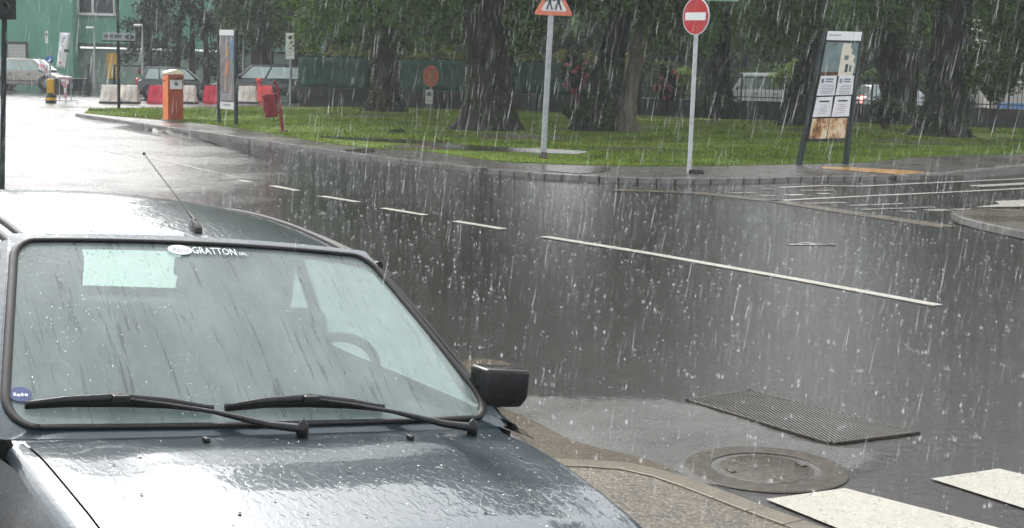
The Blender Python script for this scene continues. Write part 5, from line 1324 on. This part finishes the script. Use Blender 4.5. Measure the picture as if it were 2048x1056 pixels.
# painted mask and black frit hidden beneath the seal corners
k = MB(); n = len(path)
outer = []
for (u, v) in path:
    su = max(abs(u) / u1, 0); q = max(abs(u) / 1.03, abs((v - .5) / .53)); outer.append((u / q, .5 + (v - .5) / q))
k.add([WS(u, v, .0035) for u, v in path] + [WS(u, v, .001) for u, v in outer], [(i, (i + 1) % n, n + (i + 1) % n, n + i) for i in range(n)], 0, True)
k.build('windscreen_surround', CP, car)
for s_ in (-1, 1):
    k = MB(); k.grid(lambda u, v: WS(s_ * 1.025, v) + Vector((-.045, s_ * .034, -.022)) * u + Vector((-.05, s_ * .012, -.03)) * max(0, u - .6) * 2, 6, 20); k.build('windscreen_pillar', CP, car)
    k = MB(); k.tube([WS(s_ * 1.025, v) + Vector((-.05, s_ * .038, -.02)) for v in [i / 12 for i in range(13)]], .010, 6); k.build('door_seal', M['rubber'], car)
    # roof gutter trim
    k = MB(); k.tube([RF(s_ * .93, b / 16) + Vector((0, 0, .004)) for b in range(17)], .009, 6); k.tube([RF(s_ * 1.0, b / 16) + Vector((0, s_ * .004, .002)) for b in range(17)], .010, 6); k.build('roof_gutter_trim', M['rubber'], car)
    k = MB(); k.grid(lambda u, v: RF(s_, v) + Vector((0, s_ * .055 * u, -.05 * u * u - .004)), 6, 20); k.build('roof_rail', CP, car)
    # wing top and side
    def wing(u, v):
        b = v; e = HD(s_, b); cs = [(.0035, -.003), (.012, -.004), (.020, -.006), (.028, -.010), (.034, -.016), (.039, -.025), (.041, -.038)]
        q = u * (len(cs) - 1); i = min(int(q), len(cs) - 2); t = q - i
        dy, dz = cs[i][0] + (cs[i + 1][0] - cs[i][0]) * t, cs[i][1] + (cs[i + 1][1] - cs[i][1]) * t
        wy = e.y + s_ * dy * (1.0 if b < .8 else 1.0) + s_ * .018 * math.sin(math.pi * min(1, b * 1.1)) * u
        return Vector((e.x - .05 * u * (b > .9), wy, e.z + dz))
    k = MB(); k.grid(wing, 18, 30); k.build('wing', CP, car)
    # scuttle corner between wing, pillar and door
    def scut(u, v):
        a = WS(s_ * 1.012, .02 + .16 * v); c = Vector((.09 - .30 * v, s_ * .775, .885 - .005 * v)); return a.lerp(c, u) + Vector((0, 0, .01 * math.sin(math.pi * u)))
    k = MB(); k.grid(scut, 8, 6); k.build('scuttle_corner', CP, car)
    XA, XR = .56, -1.89
    def side(u, v):
        x = 1.0 - 3.45 * u; arch = .22
        for xc in (XA, XR):
            if abs(x - xc) < .33: arch = max(arch, .30 + math.sqrt(.33 ** 2 - (x - xc) ** 2))
        top = np.interp(x, [-2.45, -2.2, -.25, .08, .35, 1.0], [.86, .90, .895, .862, .845, .68]); y = ((.80 - .103 * sstep(-.3, .2, x)) if x < .2 else .697 + (.655 - .697) * (x - .2) / .8) * s_ * (1 - .04 * max(0, -x - 1.9))
        t = v; z = top + (arch - top) * t; return Vector((x, y + s_ * (.012 * math.sin(math.pi * t) - (.02 if t == 0 else 0)), z))
    k = MB(); k.grid(side, 110, 8); k.build('body_side', M['car_side_shaded'], car)
    k = MB(); k.box((-.5, s_ * .817, .52), (1.05, .02, .06), bev=.008); k.build('rubbing_strip', M['black'], car)
    # belt and side windows
    def sg(u, v):
        xb = -.24 - 1.86 * u; xt = -.66 - 1.15 * u; return Vector((xb + (xt - xb) * v, s_ * (.775 + (.605 - .775) * v), .90 + (ZT - .035 - .90) * v))
    k = MB(); k.grid(lambda u, v: sg(.02 + .54 * u, .04 + .92 * v), 6, 6); k.build('side_window', M['glass'], car)
    k = MB(); k.grid(lambda u, v: sg(.61 + .37 * u, .04 + .92 * v), 6, 6); k.build('side_window', M['glass'], car)
    k = MB(); k.tube([sg(.585, v / 6) for v in range(7)], .028, 8); k.build('door_pillar', M['black'], car)
    k = MB(); k.tube([sg(1.0, v / 6) for v in range(7)], .05, 8); k.build('rear_pillar', CP, car)
    k = MB(); k.tube([sg(u / 10, 0) for u in range(11)], .016, 8); k.tube([sg(u / 10, 1) for u in range(11)], .016, 8); k.build('window_channel', M['rubber'], car)
    for xw in (XA, XR):
        zc_ = .285 + .06 * s_
        k = MB(); k.lathe([(.19, -.09), (.26, -.085), (.275, -.05), (.275, .05), (.26, .085), (.19, .09)], 30, axis='Y', c=(xw, s_ * .70, zc_)); w = k.build('wheel', M['tyre'], car)
        k = MB(); k.lathe([(0, s_ * .07), (.06, s_ * .085), (.12, s_ * .07), (.185, s_ * .085), (.19, s_ * .06)], 26, axis='Y', c=(xw, s_ * .70, zc_)); k.build('rim', M['rim'], w)
    k = MB(); k.box((1.03, s_ * .50, .66), (.10, .26, .15), bev=.03); k.build('headlight', M['far_glass'], car)
    k = MB(); k.box((-2.46, s_ * .68, .72), (.08, .16, .26), bev=.02); k.build('tail_light', M['lens_red'], car)
k = MB(); k.box((1.06, 0, .46), (.16, 1.54, .26), bev=.05); k.box((-2.48, 0, .46), (.14, 1.54, .26), bev=.05); k.build('bumper', M['black'], car)
k = MB(); k.box((1.05, 0, .66), (.06, .70, .12), bev=.02); k.build('grille', M['black'], car)
k = MB(); k.grid(lambda u, v: ((-.02 + .09 * v) + .03 * (1 - (u * 2 - 1) ** 2), (u - .5) * 1.36, .918 - .012 * v - .01 * v * v + .006 * (1 - (u * 2 - 1) ** 2) * v), 20, 4); k.build('scuttle_panel', CP, car)
def sg_end(s_, v): return Vector((-2.10 + (-1.81 + 2.10) * v, s_ * (.775 + (.605 - .775) * v), .90 + (ZT - .035 - .90) * v)) if True else None
# rear hatch
def hatch(u, v):
    return Vector((-2.02 - .40 * v, (u - .5) * 2 * (.52 + .12 * v), ZT + .01 - .40 * v))
k = MB(); k.grid(lambda u, v: hatch(.06 + .88 * u, .10 + .84 * v), 8, 6); k.build('rear_window', M['glass'], car)
k = MB()
for (ua, ub, va, vb) in ((0, .06, 0, 1), (.94, 1, 0, 1), (.06, .94, 0, .10), (.06, .94, .94, 1)): k.grid(lambda u, v: hatch(ua + (ub - ua) * u, va + (vb - va) * v), 3, 3)
k.build('hatch_frame', M['black'], car)
k = MB(); k.grid(lambda u, v: (-2.42 - .05 * v, (u - .5) * 1.5, .93 - .6 * v), 6, 6); k.build('tailgate', CP, car)
k = MB(); k.tube([hatch(.5, .98) + Vector((.0, -.02, .02)), hatch(.40, .60) + Vector((0, 0, .03)), hatch(.22, .52) + Vector((0, 0, .03))], .012, 6); k.build('rear_wiper', M['black'], car)
for s_ in (-1, 1):
    k = MB(); k.grid(lambda u, v: sg_end(s_, v).lerp(hatch(.5 + s_ * .5, 1 - v), u), 4, 8); k.build('rear_quarter', CP, car)
# interior
k = MB(); k.box((-.95, 0, .30), (3.2, 1.44, .06)); k.build('floor_pan', M['dash'], car)
k = MB(); k.prism([(-.02, .88), (-.20, .915), (-.42, .90), (-.46, .80), (-.40, .62), (-.02, .62)], 1, -.66, .66); k.build('dashboard', M['dash'], car, bevel=.03)
k = MB(); k.prism([(-.28, .90), (-.46, .91), (-.47, .97), (-.36, .985)], 1, .17, .55); k.build('instrument_hood', M['dash'], car, bevel=.02)
for s_ in (-1, 1):
    k = MB(); k.box((-.98, 0, .78), (.15, .50, .62), M=Matrix.Rotation(R(-14), 4, 'Y'), bev=.06); k.v = [(x, y + s_ * .36, z) for x, y, z in k.v]
    k.box((-1.115, s_ * .36, 1.155), (.11, .30, .20), bev=.05); k.box((-1.10, s_ * .36, 1.07), (.09, .20, .10), bev=.02)
    k.box((-.72, s_ * .36, .50), (.50, .48, .16), bev=.06); k.build('front_seat', M['seat'], car)
    k = MB(); k.box((-1.0, s_ * .755, .60), (1.9, .04, .56)); k.build('door_card', M['dash'], car)
k = MB(); k.box((-1.78, 0, .70), (.18, 1.22, .56), bev=.06); k.build('rear_seat', M['seat'], car)
k = MB(); k.box((-2.1, 0, .90), (.55, 1.2, .03)); k.build('parcel_shelf', M['dash'], car)
sw = []
cW = Vector((-.50, .36, .93)); tilt = Matrix.Rotation(R(-62), 3, 'Y')
k = MB(); k.tube([cW + tilt @ Vector((.185 * math.cos(2 * math.pi * i / 36), .185 * math.sin(2 * math.pi * i / 36), 0)) for i in range(37)], .015, 8, caps=False)
for a in (R(90), R(-90), R(180)): k.tube([cW, cW + tilt @ Vector((.18 * math.cos(a), .18 * math.sin(a), 0))], .016, 6)
k.box(cW, (.06, .13, .12), bev=.02); k.build('steering_wheel', M['dash'], car)
k = MB(); k.box(WS(.02, .90) + Vector((-.05, 0, -.035)), (.03, .20, .055), bev=.012); k.build('rear_view_mirror', M['black'], car)
# wing mirrors
def local_ray(px, py):
    Mi = CM.inverted(); o_ = Mi @ corg; d_ = Mi.to_3x3() @ ray(px, py); return o_, d_
def on_x(px, py, x): o_, d_ = local_ray(px, py); t = (x - o_.x) / d_.x; return o_ + d_ * t
mc_ = on_x(998, 771, -.10); e1 = on_x(950, 771, -.10); e2 = on_x(1043, 771, -.10); t1 = on_x(998, 732, -.10); t2 = on_x(998, 812, -.10)
mw, mh_ = (e2 - e1).length * .95, (t2 - t1).length * .95
for s_ in (1,):
    k = MB(); k.prism([(mc_.y - mw / 2, mc_.z + mh_ / 2), (mc_.y + mw / 2, mc_.z + mh_ / 2 - .004), (mc_.y + mw / 2, mc_.z - mh_ * .25), (mc_.y + mw * .36, mc_.z - mh_ / 2), (mc_.y - mw * .38, mc_.z - mh_ / 2), (mc_.y - mw / 2, mc_.z - mh_ * .36)], 0, mc_.x - .05, mc_.x + .05); mo = k.build('wing_mirror', M['gloss_black'], car, bevel=.022)
    k = MB(); k.box((mc_.x - .052, s_ * mc_.y, mc_.z), (.006, mw - .03, mh_ - .03), bev=.002); k.build('mirror_glass', M['far_glass'], mo)
    k = MB(); k.tube([(mc_.x - .02, s_ * (mc_.y - mw * .3), mc_.z - mh_ * .2), (mc_.x - .05, s_ * .72, mc_.z - .02)], [.035, .05], 10); k.build('mirror_foot', M['black'], mo)
# wipers
def wsp(px, py, off): u, v = find(lambda a, b: WS(a, b, off), px, py, 0, .1); return WS(u, v, off)
def wiper(blade, hump, arm):
    B = [wsp(*q, .012) for q in blade]
    w = MB(); w.tube(B, .009, 6, flat=(.7, 1.3)); w = w.build('wiper_blade', M['rubber'], car)
    k = MB(); nB = len(B)
    off = [.016, .024, .032, .024, .016]
    k.tube([wsp(x, y - dy, o2) for (x, y), dy, o2 in zip(blade, (2, 6, 11, 6, 2), off)], [.006, .011, .013, .011, .006], 6); k.build('blade_spring', M['black'], w)
    q = wsp(*hump, .034); k = MB(); k.box(q, (.03, .045, .022), bev=.006); k.build('blade_clip', M['black'], w)
    A = [wsp(x, y, o2) for (x, y), o2 in zip(arm, (.038, .030, .030, .042, .055))]
    k = MB(); k.tube(A, [.006, .007, .009, .015, .018], 8, flat=(1, .7)); a_ = k.build('wiper_arm', M['black'], car)
    k = MB(); k.lathe([(0, .026), (.011, .018), (.016, .008), (.017, -.03), (.0, -.03)], 16, c=tuple(A[-1])); k.build('pivot_cap', M['gloss_black'], a_)
wiper([(50, 810), (130, 806), (240, 806), (335, 809), (427, 818)], (240, 797), [(245, 797), (330, 808), (430, 824), (540, 850), (605, 857)])
wiper([(450, 815), (530, 808), (620, 807), (700, 810), (768, 816)], (620, 798), [(625, 798), (700, 808), (790, 824), (890, 848), (945, 855)])
# washer nozzles, aerial
for q in ((412, 885), (820, 880)):
    a, b = find(HD, *q, 0, .1); k = MB(); k.box(HD(a, b, .007), (.022, .016, .014), bev=.005); k.build('washer_nozzle', M['black'], car)
a, b = find(RF, 393, 462, 0, .1); q = RF(a, b)
k = MB(); k.prism([(-.05, -.004), (.028, -.004), (.022, .012), (-.02, .034), (-.045, .030)], 1, -.011, .011); ab = k.build('aerial_base', M['black'], car, bevel=.004); ab.location = q
# aerial tip: pick the rearward-leaning direction that ends where the photo shows it
bestt = None
for L in (.38, .42, .46):
    for el in range(15, 80, 2):
        for az in range(-40, 41, 4):
            d = Vector((-math.cos(R(el)) * math.cos(R(az)), math.cos(R(el)) * math.sin(R(az)), math.sin(R(el)))) * L
            s0 = q + Vector((-.02, 0, .028)); pr = proj(CM @ (s0 + d)); e = math.hypot(pr[0] - 288, pr[1] - 308) + abs(az) * .15
            if bestt is None or e < bestt[0]: bestt = (e, s0, s0 + d)
s0, s1 = bestt[1], bestt[2]
k = MB(); k.tube([s0, s0.lerp(s1, .14)], [.008, .0045], 8); k.tube([s0.lerp(s1, .14), s1], [.0022, .0016], 6); k.lathe([(0, -.005), (.005, -.003), (.005, .003), (0, .006)], 10, c=tuple(s1)); k.build('aerial_rod', M['black'], car)
# windscreen lettering and emblem
def ws_frame(px, py, off):
    u, v = find(lambda a, b: WS(a, b, off), px, py, 0, .5); q = WS(u, v, off); ex = (WS(u + .01, v, off) - q).normalized(); ey = (WS(u, v + .01, off) - q); ey = (ey - ex * ey.dot(ex)).normalized(); ez = ex.cross(ey)
    m_ = Matrix((ex, ey, ez)).transposed().to_4x4(); m_.translation = q; return m_
def ws_scale(px0, px1, py): return (wsp(px1, py, 0) - wsp(px0, py, 0)).length
lw = ws_scale(388, 470, 503)
text_mesh('GRATTON', lw / 4.55, M['white'], 'dealer_lettering', car, ws_frame(429, 503, .006) @ Matrix.Diagonal((1, 1.55, 1, 1)), .0008)
text_mesh('SRL', ws_scale(474, 497, 507) / 2.2, M['white'], 'dealer_lettering', car, ws_frame(486, 508, .006), .0006)
ow = ws_scale(336, 384, 500)
k = MB(); k.lathe([(ow / 2, 0), (ow / 2, .0015), (0, .0015)], 36, sm=False); k.v = [tuple(ws_frame(360, 500, .005) @ Vector((x, y * .62, z))) for x, y, z in k.v]; em = k.build('oval_emblem', M['white'], car)
text_mesh('Ford', ow * .36, M['ink_grey'], 'script_lettering', em, ws_frame(360, 500, .0075) @ Matrix.Diagonal((1, 1.15, 1, 1)), .0004, .35)
k = MB(); k.lathe([(.027, 0), (.027, .0012), (0, .0012)], 28, sm=False); k.v = [tuple(ws_frame(41, 789, .005) @ Vector((x, y * .95, z))) for x, y, z in k.v]; stc = k.build('round_sticker', simple('sticker_blue', (.05, .07, .16), .4), car)
for i, (w_, yy) in enumerate(((.006, .002), (.008, -.001), (.005, .001), (.007, 0))):
    k = MB(); k.box((-.014 + i * .009, yy - .003, .0016), (w_, .010 - .002 * (i % 2), .0008)); k.v = [tuple(ws_frame(41, 789, .005) @ Vector(v)) for v in k.v]; k.build('sticker_mark', M['paper'], stc)
# standing water: beads on the glass and paintwork
ico = bmesh.new(); bmesh.ops.create_icosphere(ico, subdivisions=1, radius=1); ico.verts.ensure_lookup_table()
IV = np.array([v.co[:] for v in ico.verts]); IF = np.array([[v.index for v in f.verts] for f in ico.faces]); ico.free()
def beads(name, S_, n, smin, smax, elong, uv, drift):
    V = []; F = []
    for i in range(n):
        u, v = uv(); q = S_(u, v); a = (S_(u + .002, v) - q).normalized(); b = (S_(u, v + .002) - q); b = (b - a * b.dot(a)).normalized(); c = a.cross(b)
        if c.z < 0: c = -c
        r = smin + (smax - smin) * random.random() ** 3; el = random.uniform(1, elong); th = random.gauss(drift, .4); A = a * math.cos(th) + b * math.sin(th); B = b * math.cos(th) - a * math.sin(th)
        V.append(np.array(q) + IV[:, :1] * np.array(A) * r + IV[:, 1:2] * np.array(B) * r * el + IV[:, 2:] * np.array(c) * r * .22); F.append(IF + i * len(IV))
    o = raw(name, np.concatenate(V), np.concatenate(F), M['bead'], car, True); o['kind'] = 'stuff'; return o
beads('water_beads', WS, 2200, .0010, .0028, 1.6, lambda: (random.uniform(-.93, .93), random.uniform(.05, .95)), 0)
beads('water_beads', HD, 600, .0012, .0034, 2.0, lambda: (random.uniform(-.99, .99), random.uniform(.01, .95)), -.5)
beads('water_beads', RF, 900, .0018, .005, 1.6, lambda: (random.uniform(-.95, .95), random.uniform(.0, .8)), 0)
# wet petals and bits stuck to the bonnet
V = []; F = []
for i in range(34):
    q = HD(random.uniform(-.9, .95), random.uniform(.03, .9), .002); r = random.uniform(.002, .005); th = random.uniform(0, 6.28); base_ = len(V)
    for kx in range(5): V.append((q.x + r * math.cos(th + kx * 1.256) * (1 + .5 * (kx % 2)), q.y + r * math.sin(th + kx * 1.256), q.z + .001))
    F += [(base_, base_ + 1, base_ + 2), (base_, base_ + 2, base_ + 3), (base_, base_ + 3, base_ + 4)]
raw('leaf_bits', V, F, M['rust_iron'], car)['kind'] = 'stuff'

# ------------------------------------------------------------------ rain and splashes
CI = CM.inverted()
def in_car(p):
    q = CI @ Vector(p); return -2.6 < q.x < 1.2 and abs(q.y) < .9 and q.z < 1.42
def rain():
    N = 12500; V = []; F = []; c = 0
    y = rng.uniform(2.6, 30, N); x = rng.uniform(-.52, .52, N) * y * .9; z = rng.uniform(.05, 1, N)
    for i in range(N):
        zt = 1.9 + y[i] * .06; p = np.array((x[i], y[i], .05 + z[i] * (zt + .25)))
        if in_car(p): continue
        L = random.uniform(.05, .16) * (1 if y[i] > 5 else .6); w = random.uniform(.0006, .0018) * (.8 + y[i] * .018); s = random.gauss(.14, .045)
        d = np.array((s, random.gauss(0, .05), 1.0)); d /= np.linalg.norm(d); a = np.array((w, 0, 0)); b = np.array((0, w, 0))
        V += [p, p + d * L * .3 + a, p + d * L * .3 + b, p + d * L * .3 - a, p + d * L * .3 - b, p + d * L]
        F += [(c, c + 1, c + 2), (c, c + 2, c + 3), (c, c + 3, c + 4), (c, c + 4, c + 1), (c + 5, c + 2, c + 1), (c + 5, c + 3, c + 2), (c + 5, c + 4, c + 3), (c + 5, c + 1, c + 4)]; c += 6
    o = raw('rain', np.array(V), np.array(F), M['rain'], None, True); tag(o, kind='stuff')
rain()
def splashes():
    V = []; F = []; c = 0
    octv = np.array([(0, 0, -1), (1, 0, 0), (0, 1, 0), (-1, 0, 0), (0, -1, 0), (0, 0, 1)], float)
    octf = np.array([(0, 2, 1), (0, 3, 2), (0, 4, 3), (0, 1, 4), (5, 1, 2), (5, 2, 3), (5, 3, 4), (5, 4, 1)])
    n = 0; Nn = 0
    while Nn < 15000:
        y = math.sqrt(random.uniform(5.3 ** 2, 30 ** 2)); x = random.uniform(-.42, .42) * y
        if in_car((x, y, .3)): continue
        if not (-3.0 < (x * .8 + y * .6) < 20.5 and y < 28): continue
        Nn += 1; big = random.random() ** 3.5
        h = .008 + .028 * big
        for j in range(1 + int(big * 4)):
            r = .0025 + .0035 * random.random(); hh = h * random.uniform(.4, 1); off = np.array((random.gauss(0, .008), random.gauss(0, .008), 0)) * (j > 0)
            V.append(octv * np.array((r, r, hh * .6)) + np.array((x, y, .008 + hh * .6)) + off); F.append(octf + c); c += 6
            if random.random() < .5: V.append(octv * r * .8 + np.array((x, y, hh * random.uniform(1.2, 2.2))) + off * 1.5); F.append(octf + c); c += 6
    tag(raw('splashes', np.concatenate(V), np.concatenate(F), M['splash'], None, True), kind='stuff')
splashes()

# ------------------------------------------------------------------ rain haze in the air
hz = MB(); hz.box((0, 130, 11.5), (470, 400, 25)); hz = hz.build('haze', [], None); hz['kind'] = 'stuff'
t = NT('rain_haze'); v = t.n('ShaderNodeVolumePrincipled'); v.inputs['Color'].default_value = (.93, .96, .97, 1); v.inputs['Density'].default_value = .0011; v.inputs['Anisotropy'].default_value = 0
t.t.links.new(v.outputs[0], t.out.inputs['Volume']); hz.data.materials.append(t.m)
